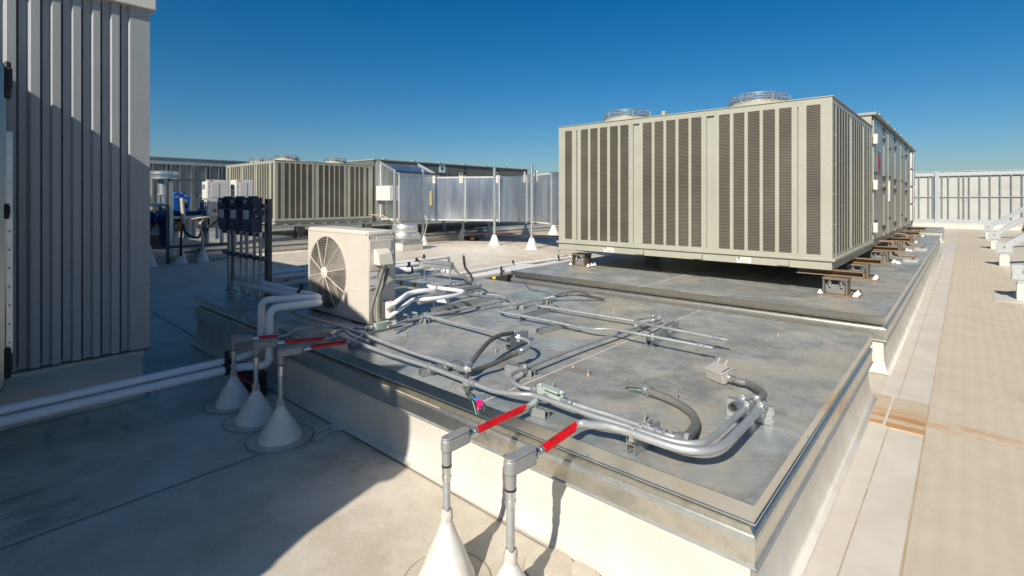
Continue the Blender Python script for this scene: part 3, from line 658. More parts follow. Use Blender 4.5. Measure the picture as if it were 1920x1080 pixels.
for (x, y, l), b in zip(xs_[:6], bl):
    o = MB().box(-1.5,-.83,y+.14,y+.155,.722,.788).box(-1.5,-.83,y+.05,y+.14,.722,.732).box(-1.5,-.83,y+.05,y+.14,.778,.788).box(-.845,-.83,y+.05,y+.155,.722,.788).build('support_beam', M['rust'], loc=(-1,y,.72))
    tag(o, b, 'beam', 'steel beams under the largest unit')
# condensate pipes beside the unit
t = thing('drain_pipe', (-.75, 12, .52), 'rusty brown drain pipes with elbows beside the largest unit', 'pipe')
for y in (11.0, 13.6):
    MB().tube(fillet([(X1,y,.86),(-.93,y,.86),(-.93,y,.63),(-.62,y,.63),(-.68,y+.4,.60)], .05), .02, 10).build('pipe', M['rust'], t)
    MB().box(-.80,-.60,y+.05,y+.13,.523,.565).box(-.80,-.60,y+.35,y+.43,.523,.565).build('rail_block', M['galv'], t)
    MB().lathe([(.06,0),(.05,.03),(.02,.04),(0,.045)], (-.85,y-.3,.522), 14).build('white_boot', M['white_membrane'], t)

# ================================================================== DUCT beside the second unit
t = thing('air_duct', (-14.4, 12, .8), 'shiny galvanised duct bending from the second unit towards the largest unit', 'duct')
MB().prism([(X2+.01,10.62,.84),(-14.55,10.62,.84),(-14.55,10.62,2.44),(X2+.01,10.62,2.93)], (0,1.75,0)).build('plenum', M['duct'], t, smooth=False)
mb = MB()
mb.box(X2-.02,X2+.10,10.50,10.62,.82,2.98)
a, b = Vector((X2+.03,10.61,2.95)), Vector((-14.54,10.61,2.455)); mb.bar(a, b, .02, .09); a.y=b.y=12.36; mb.bar(a, b, .02, .06)
mb.bar((-14.54,10.6,2.45),(-14.54,12.38,2.45),.05,.05)
mb.build('flange', M['strut'], t)
mb = MB().bar((X2+.13,10.612,.84),(X2+.13,10.612,2.90),.06,.008,Vector((0,1,0))).bar((X2+.1,10.612,.89),(-14.56,10.612,.89),.008,.06).bar((-14.575,10.612,.84),(-14.575,10.612,2.43),.05,.008,Vector((0,1,0)))
mb.build('sealant', M['caulk'], t)
def ductrun(pts, z0, z1, wd, name):
    mb = MB(); prev = None; pts = [Vector((*p, 0)) for p in pts]
    for j, p in enumerate(pts):
        tt = (pts[min(j+1,len(pts)-1)]-pts[max(j-1,0)]).normalized(); n = Vector((-tt.y, tt.x, 0))*wd
        i = len(mb.v); mb.v += [p+Vector((0,0,z0)), p+Vector((0,0,z1)), p+n+Vector((0,0,z1)), p+n+Vector((0,0,z0))]
        if prev is not None:
            for k in range(4): mb.f.append((prev+k, prev+(k+1)%4, i+(k+1)%4, i+k))
        else: mb.f.append((i,i+1,i+2,i+3))
        prev = i
    mb.f.append((prev,prev+1,prev+2,prev+3)); return mb.build(name, M['duct'], t, ang=50)
A0, A1, A2 = Vector((-14.55,11.98)), Vector((-11.78,13.62)), Vector((-9.0,12.25))
d01 = (A1-A0).normalized(); d12 = (A2-A1).normalized()
segs = [A0+d01*s for s in (0,1.35,2.45)]
mb0 = ductrun([A0, A0+d01*1.3], .82, 2.40, 1.3, 'duct_section'); ductrun([A0+d01*1.32, A0+d01*2.55], .80, 2.40, 1.3, 'duct_section')
arc = [A0+d01*2.57]+[((A1-d01*.6)*(1-s)**2+A1*2*s*(1-s)+(A1+d12*.6)*s*s) for s in [k/8 for k in range(9)]]+[A1+d12*.75]
ductrun(arc, .80, 2.39, 1.3, 'duct_section'); ductrun([A1+d12*.77, A1+d12*2.6], .82, 2.40, 1.3, 'duct_section'); ductrun([A1+d12*2.62, A1+d12*5.4], .82, 2.40, 1.3, 'duct_section')
fl = MB(); ck = MB()
for base_, d, ss in ((A0, d01, (1.31, 2.56)), (A1, d12, (.76, 2.61))):
    n = Vector((-d.y, d.x)) 
    for s in ss:
        c = base_+d*s-n*.0
        fl.obox(Vector((*c,1.6))-Vector((n.x,n.y,0))*.012, Vector((d.x,d.y,0))*.022, Vector((n.x,n.y,0))*.012, Vector((0,0,.83)))
        fl.obox(Vector((*(c+n*.6),2.42)), Vector((d.x,d.y,0))*.022, Vector((n.x,n.y,0))*.62, Vector((0,0,.014)))
    for s0, s1 in ((.03,1.28),(1.34,2.5)):
        for z in (.845, 2.375):
            c = base_+d*(s0+s1)/2; 
            if base_ is A1 and s0 < .5: continue
            MB().obox(Vector((*c,z))-Vector((n.x,n.y,0))*.004, Vector((d.x,d.y,0))*(s1-s0)/2, Vector((n.x,n.y,0))*.004, Vector((0,0,.026))).build('sealant', M['caulk'], t, smooth=False)
fl.build('flange', M['strut'], t, smooth=False)
for base_, d, s in ((A0,d01,.15),(A0,d01,1.15),(A0,d01,2.45),(A1,d12,.6),(A1,d12,1.55)):
    n = Vector((-d.y, d.x, 0)); c = base_+d*s; c3 = Vector((*c, 0))-n*.008; d3 = Vector((d.x,d.y,0))
    mb = MB().obox(c3+Vector((0,0,2.30)), d3*.075, n*.006, Vector((0,0,.14)))
    mb.build('hanger_pad', M['caulk'], t, bevel=.02)
    mb = MB(); mb.tube([c3+Vector((0,0,2.43))+d3*(.07*math.cos(a))+Vector((0,0,.09*math.sin(a)+.02)) for a in [math.pi*k/10 for k in range(11)]], .014, 8); mb.build('lifting_eye', M['galv'], t)
# boxes mounted on the plenum and duct
p = atY(713, 10.6, 349); q = atY(739, 10.6, 376)
o = MB().box(p.x, q.x, 10.42, 10.61, q.z, p.z).build('control_box', M['vfd'], t, bevel=.01); MB().box(p.x+.15, q.x-.1, 10.413, 10.42, p.z-.06, p.z-.04).build('box_label', M['label'], o)
c = A0+d01*.02; MB().obox(Vector((c.x-.12,c.y-.1,1.62)), Vector((.17,.10,0)), Vector((.0,.02,0)), Vector((0,0,.26))).build('bracket_plate', M['brass'], t)
MB().obox(Vector((c.x-.08,c.y-.17,1.52)), Vector((.05,.03,0)), Vector((-.01,.04,0)), Vector((0,0,.14))).build('actuator', M['tan'], t, bevel=.01)
for pts, m, l in (([(720,377,10.38),(721,400,10.38),(728,412,10.38),(733,426,10.38),(737,440,10.36)], 'black', 'black cable hanging from the control box beside the plenum'),
                  ([(690,400,10.3),(700,403,10.3),(716,404,10.3),(735,413,10.3),(752,418,10.3)], 'tan', 'pale cable drooping along the foot of the second unit'),
                  ([(788,388,11.6),(782,400,11.6),(770,410,11.6),(750,411,11.5)], 'black', 'thin cable drooping from the yellowish bracket'),
                  ([(796,404,11.3),(800,412,11.3),(799,428,11.3),(795,441,11.3)], 'tan', 'pale cable hanging at the right slotted rail pole')):
    Pq = crv([atY(a, y, b) for a, b, y in pts]); o = MB().tube(Pq, .016, 8).build('cable', M[m], loc=Pq[0]); tag(o, l, 'cable', 'loose cables beside the duct')
# supports of the duct
def support(px, py, ztop, r, label, cr=.17, ch=.5, m='strut', name='duct_support', nose=None):
    p = at(px, py, 0); t = thing(name, p, label, 'pipe stand', nose or 'coned posts under the duct')
    MB().lathe([(cr*1.35,.004),(cr*1.3,.008),(cr,.012),(cr*.96,.03),(r*1.5,ch),(r*1.2,ch+.02)], p, 24).build('roof_boot', M['cone'], t)
    MB().cyl(p+Vector((0,0,.1)), p+Vector((0,0,ztop)), r, n=14).build('post', M[m], t)
    return t
for px, py, l in ((832,446,'leftmost coned post under the duct'),(868,449.5,'coned post under the duct nearest its left third'),(917,446,'short coned post under the duct behind the tall steel pole'),(985.6,447.5,'coned post under the duct near its bend'),(1038,440.5,'coned post under the duct right beside the largest unit')): support(px, py, .81, .055, l, .26, .42)
g_ = 'tall steel poles standing in white cones'
tp = {}
for px, py, pt, l in ((740,466,318,'tall steel pole behind the fan unit, carrying a slotted rail'),(793,459,317,'tall steel pole at the right end of the slotted rail'),(927,460,314,'tall steel pole before the middle of the duct'),(997,467,308,'tallest looking steel pole, nearest the largest unit')):
    p = at(px, py, 0); zt = H+(373-pt)*(p.to_2d().dot(Vector((-SP,CP))))/960
    tp[px] = (p, zt); support(px, py, zt, .05, l, .20, .34, 'galv', 'steel_pole', g_)
for px, py, l in ((785.5,456,'small bare white cone next to the leftmost pole cone'),(778,458,'small bare white cone hidden partly by the exhaust fan')):
    p = at(px, py, 0); o = MB().lathe([(.13,.003),(.12,.01),(.04,.30),(0,.31)], p, 18).build('roof_boot', M['cone'], loc=p); tag(o, l, 'roof boot')
pa, za = tp[740]; pb, zb2 = tp[793]; dd = (pb-pa); q = MB().bar(pa-dd*.02+Vector((0,0,2.50)), pb+dd*.95+Vector((0,0,2.50)), .05, .06).build('slotted_rail', M['strut_dark'], loc=(pa.x,pa.y,2.5)); tag(q, 'dark slotted rail bolted between two tall steel poles', 'rail')
# brown pipe on the roof under the duct, red block feet
o = MB().tube([at(870,437,.28), at(950,440,.28), at(1046,443,.28), at(1110,446,.28)], .03, 8).build('roof_pipe', M['copper'], loc=at(950,440,.28)); tag(o, 'thin brown pipe running low under the duct', 'pipe')
for px, py, l in ((910,435,'red footed block on the roof under the middle of the duct'),(1008,431,'red footed block on the roof near the duct bend')):
    p = at(px, py, .0); t = thing('pipe_block', p, l, 'pipe block'); MB().box(p.x-.25,p.x+.25,p.y-.1,p.y+.1,0.002,.09).build('foot', M['black'], t, bevel=.02); MB().box(p.x-.26,p.x+.26,p.y-.11,p.y-.1,.03,.07).build('red_band', M['dkred'], t); MB().box(p.x-.2,p.x+.2,p.y-.08,p.y+.08,.09,.15).box(p.x-.04,p.x+.04,p.y-.04,p.y+.04,.15,.42).build('bracket', M['galv'], t)
p = at(887,451,0); t = thing('pipe_block', p, 'black and yellow striped rubber block under the duct', 'pipe block'); MB().box(p.x-.4,p.x+.2,p.y-.12,p.y+.12,.002,.16).build('block', M['black'], t, bevel=.02)
for k in range(3): MB().box(p.x+.0+.07*k,p.x+.03+.07*k,p.y-.125,p.y-.118,.03,.14).build('stripe', M['yellow'], t)

# ================================================================== EXHAUST FAN on its curb
p = at(752, 470, 0); px_, py_ = p.x-.2, p.y+.3
t = thing('exhaust_fan', (px_,py_,0), 'round spun aluminium exhaust fan on a white roof curb', 'exhaust fan')
MB().box(px_-.40,px_+.40,py_-.40,py_+.40,.001,.25).build('curb', M['white_membrane'], t, bevel=.02)
MB().box(px_-.43,px_+.43,py_-.43,py_+.43,.25,.275).box(px_-.33,px_+.33,py_-.33,py_+.33,.275,.43).build('base', M['galv'], t, bevel=.01)
MB().lathe([(.30,.36),(.44,.355),(.465,.375),(.47,.49),(.44,.545),(.40,.55),(.40,.56)], (px_,py_,0), 48).build('shroud', M['alum'], t)
hd = MB().lathe([(.36,.545),(.40,.565),(.41,.585),(.395,.77),(.37,.805),(.27,.82),(0,.825)], (px_,py_,0), 48).build('hood', M['alum'], t)
def text(s, size, M4, m, name, parent, thick=.002):
    cu = bpy.data.curves.new(name, 'FONT'); cu.body = s; cu.size = size; cu.align_x = 'CENTER'; cu.align_y = 'CENTER'; cu.extrude = thick
    tmp = bpy.data.objects.new(name+'_tmp', cu); col.objects.link(tmp)
    dg = bpy.context.evaluated_depsgraph_get(); dg.update(); me = bpy.data.meshes.new_from_object(tmp.evaluated_get(dg))
    bpy.data.objects.remove(tmp); me.materials.clear(); me.materials.append(m)
    me.transform(Matrix.Translation(-ORG[parent.name])@M4); me.name = name
    o = bpy.data.objects.new(name, me); col.objects.link(o); o.parent = parent; ORG[o.name] = ORG[parent.name]; return o
def frame(o, xd, yd):
    xd = Vector(xd).normalized(); zd = xd.cross(Vector(yd)).normalized(); yd = zd.cross(xd)
    m = Matrix((xd, yd, zd)).transposed().to_4x4(); m.translation = Vector(o); return m
a = math.radians(-17)
nn = Vector((math.cos(a), math.sin(a), 0)); text('EGT1', .10, frame(Vector((px_,py_,.73))+nn*.415, (-nn.y, nn.x, 0), (0,0,1)), M['label'], 'lettering', hd)

# ================================================================== MINI SPLIT
SX0, SX1, SY0, SY1, SZ0, SZ1 = -4.85, -3.79, 2.45, 2.72, .532, 1.315
t = thing('condensing_unit', (SX1, SY0, hA), 'small beige outdoor fan unit with round grille standing on the low curb', 'condensing unit')
fc = atY(613, SY0, 511); fr_ = .335; fr_z = .335
body = MB(); well = MB(); n = 64
def rim(k, r): return Vector((fc.x+r*math.cos(2*math.pi*k/n), SY0, fc.z+r*math.sin(2*math.pi*k/n)))
# front with a round opening
def edgept(a):
    c_, s_ = math.cos(a), math.sin(a); t1 = []
    if c_ > 1e-6: t1.append((SX1-fc.x)/c_)
    if c_ < -1e-6: t1.append((SX0-fc.x)/c_)
    if s_ > 1e-6: t1.append((SZ1-fc.z)/s_)
    if s_ < -1e-6: t1.append((SZ0-fc.z)/s_)
    k = min(t1); return Vector((fc.x+c_*k, SY0, fc.z+s_*k))
angs = sorted([2*math.pi*k/n for k in range(n)]+[math.atan2(z-fc.z, x-fc.x)%(2*math.pi) for x in (SX0,SX1) for z in (SZ0,SZ1)])
m_ = len(angs)
for k in range(m_):
    a, b = angs[k], angs[(k+1)%m_]
    ra = Vector((fc.x+fr_*math.cos(a), SY0, fc.z+fr_*math.sin(a))); rb = Vector((fc.x+fr_*math.cos(b), SY0, fc.z+fr_*math.sin(b)))
    body.quad(ra, rb, edgept(b), edgept(a)); well.quad(ra, ra+Vector((0,.075,0)), rb+Vector((0,.075,0)), rb)
body.quad((SX1,SY0,SZ0),(SX1,SY0,SZ1),(SX1,SY1,SZ1),(SX1,SY1,SZ0)); body.quad((SX0,SY0,SZ0),(SX0,SY1,SZ0),(SX0,SY1,SZ1),(SX0,SY0,SZ1))
body.quad((SX0,SY1,SZ0),(SX1,SY1,SZ0),(SX1,SY1,SZ1),(SX0,SY1,SZ1)); body.quad((SX0,SY0,SZ0),(SX1,SY0,SZ0),(SX1,SY1,SZ0),(SX0,SY1,SZ0))
bo = body.build('casing', M['split'], t, ang=30)
MB().box(SX0-.003,SX1+.003,SY0-.003,SY1+.003,SZ1-.045,SZ1+.012).build('lid', M['split'], t, bevel=.022)
MB().box(SX0-.002,SX1+.003,SY0-.003,SY0+.05,SZ0,SZ1-.04)
well.cyl((fc.x,SY0+.073,fc.z),(fc.x,SY0+.085,fc.z),fr_+.01,n=48).build('fan_well', M['well'], t)
bl_ = MB()
for k in range(3):
    a = 2.1*k+.7
    pts = []
    for r, da, yy in ((.06,-.35,.025),(.30,-.55,.02),(.315,.25,.06),(.06,.4,.06)): pts.append((fc.x+r*math.cos(a+da), SY0+yy, fc.z+r*math.sin(a+da)))
    bl_.quad(*pts)
bl_.cyl((fc.x,SY0+.02,fc.z),(fc.x,SY0+.07,fc.z),.075,n=24); bl_.build('fan_blades', M['blade'], t, smooth=False)
g = MB()
def ringy(r, y, tr, n2=56): g.tube([Vector((fc.x+r*math.cos(2*math.pi*k/n2), y, fc.z+r*math.sin(2*math.pi*k/n2))) for k in range(n2+1)], tr, 5, False)
nr = 18
for k in range(nr):
    r = .07+(fr_+.008-.07)*k/(nr-1); ringy(r, SY0-.022*math.cos(r/fr_*1.35)-.004, .0017)
for k in range(10):
    a = 2*math.pi*k/10+.2
    g.tube([Vector((fc.x+r*math.cos(a), SY0-.026*math.cos(r/fr_*1.35)-.006, fc.z+r*math.sin(a))) for r in (.04,.14,.24,fr_+.012)], .004, 5)
g.build('fan_grille', M['split2'], t)
MB().lathe([(0,-.042),(.045,-.040),(.056,-.032),(.056,-.015)], (fc.x,SY0,fc.z), 28, 'y').build('grille_hub', M['split2'], t)
for z in (.80,.62): MB().box(-4.12,-3.90,SY0-.004,SY0+.001,z,z+.006).build('pressed_line', M['split2'], t)
MB().box(SX1+.001,SX1+.006,SY0+.075,SY1-.02,SZ0+.01,SZ1-.045).build('service_panel', M['split'], t, bevel=.003)
def sx_(px, py): 
    v = atX(px, SX1+.006, py); return v.y, v.z
y0_, z0_ = sx_(696, 502); y1_, z1_ = sx_(730, 459)
cvr = MB().box(SX1+.005,SX1+.012,y0_-.02,y1_+.02,z0_-.03,z1_+.05).build('cover_plate', M['split2'], t, bevel=.006)
ya, za_ = sx_(700,497); yb, zb_ = sx_(727,465)
MB().prism([(SX1+.01,ya,za_),(SX1+.10,ya,za_),(SX1+.075,ya,(za_+zb_)/2+.03),(SX1+.02,ya,zb_),(SX1+.01,ya,zb_)], (0,yb-ya,0)).build('terminal_cover', M['split2'], t, bevel=.01)
mb = MB()
for px, py in ((687,440),(735,437),(706,462),(720,461),(688,609),(697,607)):
    y, z = sx_(px, py); mb.lathe([(.008,0),(.006,.005),(0,.006)], (SX1+.006,y,z), 8, 'x')
mb.build('screws', M['galv'], t)
lb = MB(); ik = MB()
for (xa, ya2, xb, yb2) in ((693,504,708,519),(693,519,708,541),(731,469,738,505)):
    a1 = sx_(xa, yb2); a2 = sx_(xb, ya2); MB().box(SX1+.006,SX1+.0085,a1[0],a2[0],a1[1],a2[1]).build('information_label', M['label'], t, smooth=False)
for (xa, ya2, xb, yb2) in ((694,505,700,507),(694,520.5,706,523),(694,535,702,537.5),(694,543.5,700,546),(733,478,736,487)):
    a1 = sx_(xa, yb2); a2 = sx_(xb, ya2); ik.box(SX1+.0085,SX1+.0095,a1[0],a2[0],a1[1],a2[1])
ik.build('label_print', M['ink'], t, smooth=False)
y, z = sx_(714, 583); MB().box(SX1+.0,SX1+.11,y,y+.085,hA+.05,z+.085).build('valve_cover', M['split2'], t, bevel=.014)
for x in (SX0+.18, SX1-.18): MB().box(x-.05,x+.05,SY0-.02,SY1+.02,hA+.004,SZ0).build('foot', M['black'], t)
yA, zA = sx_(712,505); yB, zB = sx_(722,504)
for nm, s0, pts in (('a',(yA,zA),[(708,540),(700,565),(696,585),(700,603),(712,611),(727,613)]),('b',(yB,zB),[(720,530),(712,550),(710,575),(712,598)])):
    P3 = [Vector((SX1+.06, s0[0], s0[1]-.0))]
    for i, (px, py) in enumerate(pts):
        P3.append(atX(px, SX1+(.075 if nm == 'a' else .03)+.012*i*(1 if nm == 'a' else 0), py))
    P3[0].z += .02
    MB().tube(crv(P3), .0155, 12).build('flexible_conduit', M['flex'], t)
    MB().cyl(P3[0]+Vector((0,0,-.005)), P3[0]+Vector((0,0,.04)), .021, n=12).build('connector', M['fitting'], t)

# ================================================================== SWITCH STAND
SYf = 2.33
st = thing('switch_stand', (-5.8, SYf, hA), 'dark strut frame on the curb edge holding three switch boxes', 'strut frame')
xl, xr = atY(432, SYf), atY(503, SYf)
for x, top in ((xl, 1.45), (xr, 1.60)): MB().box(x-.041,x+.041,SYf-.021,SYf+.021,hA+.006,top).box(x-.05,x+.05,SYf-.05,SYf+.05,hA+.001,hA+.008).build('post', M['strut_dark'], st)
for z, n_ in ((.975, 0), (1.53, 1), (1.22, 1)): MB().box(xl-.08,xr+.03,SYf-.062,SYf-.022,z-.02,z+.02).build('cross_rail', M['strut_dark'], st)
mb = MB()
for k in range(12): mb.box(xl+.03+.055*k,xl+.055+.055*k,SYf-.0635,SYf-.062,.968,.982)
mb.build('rail_slots', M['label'], st)
for z in (1.47,1.20): MB().box(xr-.044,xr-.02,SYf-.06,SYf-.021,z-.12,z+.06).build('angle_bracket', M['galv'], st)
bx_ = []
labels3 = ('leftmost of three dark switch boxes on the strut stand','middle of three dark switch boxes on the strut stand','rightmost dark switch box with its round handle plate fully in view')
for i, (pxl, pxr) in enumerate(((410,424),(432,447),(456,471.5))):
    Xs_ = atY(492, SYf-.065); Yb = atX(471.5, Xs_)
    x0, x1 = atY(pxl, Yb), atY(pxr, Yb); z1, z0 = 1.615, 1.255
    t = thing('switch_box', ((x0+x1)/2, Yb, z0), labels3[i], 'switch box', 'electrical switch boxes on the strut stand')
    MB().box(x0,x1,Yb,SYf-.065,z0,z1).build('box', M['disc'], t, bevel=.006)
    MB().box(x0-.003,x1+.003,Yb-.012,Yb-.001,z0+.03,z1-.01).build('door', M['disc'], t, bevel=.004)
    MB().box(x0+.02,x1-.02,Yb+.04,SYf-.1,z1,z1+.015).build('hub_plate', M['disc'], t, bevel=.004)
    xc = (x0+x1)/2; hw = (x1-x0)*.33
    MB().box(xc-hw,xc+hw,Yb-.0135,Yb-.012,z1-.225,z1-.13).build('rating_label', M['label'], t, smooth=False)
    MB().box(xc-hw,xc+hw,Yb-.014,Yb-.012,z1-.06,z1-.025).build('maker_plate', M['galv'], t, smooth=False)
    MB().box(xc-hw,xc+hw,Yb-.0138,Yb-.012,z1-.128,z1-.10).build('warning_band', M['ink'], t, smooth=False)
    yc, zc = (Yb+SYf-.065)/2+.01, z1-.15
    hp = MB().lathe([(0,.012),(.056,.012),(.063,.006),(.065,0)], (x1,yc,zc), 28, 'x').build('handle_plate', M['disc'], t)
    MB().bar((x1+.022,yc,zc),(x1+.03,yc-.07,zc+.085),.03,.02,Vector((1,0,0))).build('lever', M['disc'], hp); 
    MB().bar((x1+.03,yc-.06,zc+.075),(x1+.034,yc-.115,zc+.12),.045,.03,Vector((1,0,0))).build('grip', M['black'], hp, bevel=.008)
    mb = MB()
    for a in (.6,2.6,4.2): mb.lathe([(.011,.012),(.009,.018),(0,.019)], (x1,yc+.05*math.cos(a),zc+.05*math.sin(a)), 8, 'x')
    mb.build('plate_bolts', M['galv'], hp)
    bx_.append((x0,x1,Yb,z0))
clab = ('leftmost','second','third','fourth','fifth','rightmost')
k = 0
for (x0,x1,Yb,z0) in bx_:
    for q in (.16,.84):
        x = x0+(x1-x0)*q+.03; y = SYf-.085
        pts = [Vector((x,y,z0)), Vector((x,y,hA+.22)), Vector((x+.03,y-.01,hA+.12)), Vector((x+.13,y-.02,hA+.065)), Vector((x+.24,y-.02,hA+.06))]
        if q > .5: pts[2:] = [Vector((x+.02,y-.02,hA+.11)), Vector((x+.07,y-.04,hA+.05)), Vector((x+.14,y-.05,hA+.045))]
        o = MB().tube(crv(pts), .0165, 10).build('conduit', M['conduit'], loc=(x,y,z0))
        tag(o, clab[k]+' upright conduit dropping from the dark switch boxes', 'conduit', 'upright conduits under the switch boxes'); k += 1
        MB().cyl((x,y,z0-.05),(x,y,z0),.023,n=10).build('connector', M['fitting'], o)
        MB().box(x-.022,x+.022,y-.02,y+.022,.955,.995).build('strap', M['strut_dark'], o, bevel=.004)

# ================================================================== PIPES (white insulated)
def pipe(pts, r, label, m='pvc', name='pipe', cat='pipe', group=None, fil=None, bands=(), clamps=(), curved=False):
    P = crv(pts) if curved else fillet(pts, fil if fil else r*2.2)
    o = MB().tube(P, r, 16).build(name, M[m], loc=P[0]); tag(o, label, cat, group)
    for q in bands:
        i = max(1, min(len(P)-2, 1)); 
        a, b = Vector(q[0]), Vector(q[1]); MB().cyl(a, b, r+.003, n=14).build('band', M['orangeband'], o)
    for c, d in clamps:
        c = Vector(c); d = Vector(d).normalized(); MB().cyl(c-d*.018, c+d*.018, r+.012, n=14).box(c.x-.012,c.x+.012,c.y-.012,c.y+.012,c.z+r,c.z+r+.05).build('clamp', M['black'], o)
    return o
gw = 'white insulated pipes by the tower'
xa_, xb_ = atY(490,1.86), atY(505,1.80); xe_ = atY(449, 2.27)
pipe([(-4.43,-2,.30),(-4.43,1.66,.30),(xa_,1.86,.30),(xa_,1.86,.735),(-4.26,2.27,.725),(xe_-.1,2.27,.725),(xe_-.3,3.2,.70)], .031, 'white pipe nearer the tower, running along the roof then up beside the curb', group=gw, fil=.075, clamps=[((-4.43,1.56,.30),(0,1,0)),((-4.62,2.27,.725),(1,0,0))])
pipe([(-4.355,-2,.255),(-4.355,1.62,.255),(xb_,1.80,.255),(xb_,1.80,.715),(-4.12,2.20,.715),(-4.45,2.21,.705),(xe_-.1,2.25,.66),(xe_-.25,3.2,.64)], .031, 'white pipe in front of its twin, low along the roof then up beside the curb', group=gw, fil=.075, clamps=[((-4.355,1.53,.255),(0,1,0))])
p = at(455,690,0); t = thing('pipe_block', (-4.33,1.6,0), 'black rubber block under the two white pipes by the curb', 'pipe block'); MB().box(-4.66,-4.24,1.68,1.80,.002,.20).build('block', M['black'], t, bevel=.015); MB().box(-4.64,-4.26,1.675,1.68,.12,.14).build('stripe', M['dkred'], t); MB().box(-4.64,-4.26,1.72,1.76,.20,.212).build('rail', M['strut_dark'], t)
# pipes passing behind the fan unit
gz = 'white pipes behind the fan unit'
za = .62
def run(a, b, z0, z1=None): return [at(*a, z0), at(*b, z0 if z1 is None else z1)]
o = pipe([at(455,524,.62), at(600,498,.62), at(700,482,.62)], .05, 'white pipe with two orange bands behind the switch stand', group=gz, bands=[(at(527,511,.62),at(531,510.2,.62)),(at(562,505,.62),at(566,504.2,.62))])
o = pipe([at(505,528,.6), at(600,511,.6), at(690,495,.6)], .035, 'thinner white pipe with two orange bands behind the switch stand', group=gz, bands=[(at(534,523,.6),at(538,522.2,.6)),(at(571,516,.6),at(575,515.2,.6))])
pipe([at(700,501,.74), at(738,494,.74), at(841,482,.74), at(842,500,.55)], .022, 'white pipe with a drop bend above the short strut', group=gz, clamps=[(at(795,487,.74),(1,0.2,0))])
pipe([at(700,507,.70), at(740,501,.70), at(783,495,.70)], .034, 'white pipe ending at the short strut behind the fan unit', group=gz, clamps=[(at(781,495,.70),(1,.2,0))])
pipe([at(740,511,.66), at(805,500,.66)], .026, 'white pipe ending below the short strut', group=gz)
pipe([at(700,509,.82), at(742,508,.82), at(769,506,.82)], .036, 'shaded thick white pipe beside the right edge of the fan unit', group=gz, clamps=[(at(767,506,.82),(1,.1,0))])
pipe([at(700,522,.78), at(742,529,.78), at(786,535,.76), at(818,541,.74)], .022, 'shaded white pipe with rusty straps behind the fan unit', group=gz, bands=[(at(753,530.5,.775),at(756,531,.775)),(at(777,534,.765),at(780,534.5,.765))])
pipe([at(700,540,.70), at(745,546,.70), at(775,549,.70)], .018, 'lowest shaded white pipe behind the fan unit', group=gz)
mb = [(813,503),(822,505),(834,507),(840,509)]
for i, ((x, y), l) in enumerate(zip(mb, ('leftmost','second','third','rightmost'))):
    p = at(x, y, .53); o = MB().cyl(p+Vector((0,0,-.35)), p+Vector((0,0,.10)), .03, n=12).build('pipe_stub', M['pvc'], loc=p); tag(o, l+' white pipe stub under the short strut', 'pipe stub', 'white pipe stubs going down')
# long white pipes on the roof beyond the curbs
gl = 'long white pipes along the roof gap'
pipe([at(862,514,.36), at(962,496,.36), at(1067,483,.36), at(1110,478,.36)], .03, 'farther long thin white pipe with orange bands beside the second curb', group=gl, bands=[(at(998,491,.36),at(1001,490.6,.36)),(at(1013,489,.36),at(1016,488.6,.36))], clamps=[(at(962,496,.36),(1,1,0)),(at(1047,485.5,.36),(1,1,0))])
pipe([at(866,524,.34), at(960,508,.34), at(1046,493,.34)], .045, 'nearer thick white pipe against the second curb', group=gl, clamps=[(at(940,510,.36),(1,1,0))])
pipe([at(880,522,.30), at(964,503,.30), at(1040,489,.30)], .05, 'middle white pipe between two other long pipes', group=gl)
p = at(935,522,.05); t = thing('pipe_block', p, 'black and yellow rubber block between the two curbs', 'pipe block'); MB().box(p.x-.30,p.x+.30,p.y-.1,p.y+.1,.002,.17).build('block', M['black'], t, bevel=.02)
for k in (1,): MB().box(p.x-.22+.15*k,p.x-.14+.15*k,p.y-.104,p.y-.098,.05,.16).box(p.x-.22+.15*k,p.x-.14+.15*k,p.y-.09,p.y+.09,.17,.173).build('stripe', M['yellow'], t)
# refrigerant lines out of the fan unit
gr = 'white insulated lines from the fan unit'
pipe([atX(728,SX1+.1,578), at(741,568,.74), at(752,560,.77), at(768,550,.79), at(795,545,.80), at(815,546,.78), at(832,552,.70), at(838,562,.63)], .0205, 'upper white insulated line arching out of the fan unit', group=gr, curved=True)
pipe([atX(730,SX1+.1,594), at(754,577,.68), at(771,564,.71), at(780,561,.72), at(800,561,.72), at(835,557,.72), at(864,551,.72), at(869,547,.72), at(860,545,.72), at(822,540,.72)], .0185, 'lower white insulated line with a sharp return bend', group=gr, curved=True)
pipe([at(821,563,.64), at(840,565,.64)], .022, 'short white capped line end below the return bend', group=gr)

# ================================================================== STRUTS
def strut(a, b, label, h=.041, wd=.041, z=hA, m='strut', pts3=None):
    p, q = pts3 if pts3 else (at(*a, z+.0), at(*b, z+.0)); p = Vector(p); q = Vector(q); p.z = q.z = z+.002
    d = (q-p); u = d.normalized(); s = u.cross(Vector((0,0,1))); up = Vector((0,0,1)); mb = MB(); tk = .003
    nst = 2 if h > .06 else 1; hh = h/nst
    for k in range(nst):
        zb = k*hh; c = (p+q)/2+up*zb
        for sg in (-1, 1):
            mb.obox(c+s*sg*(wd/2-tk/2)+up*hh/2, d/2, s*tk/2, up*(hh/2-.0005))
            mb.obox(c+s*sg*(wd/2-.008)+up*(hh-tk/2 if k == nst-1 else tk*1.4), d/2, s*.0052, up*tk/2)
        mb.obox(c+up*((tk/2 if k == 0 and nst == 1 else (hh-tk/2 if k == 0 else tk/2))), d/2*.999, s*(wd/2-tk), up*tk/2)
    o = mb.build('strut_channel', M[m], loc=p, smooth=False)
    tag(o, label, 'strut', 'steel strut channels lying on the low curb'); return o
strut((1182,853),(1230,824), 'double strut under the big bends, nearest the curb corner', h=.086)
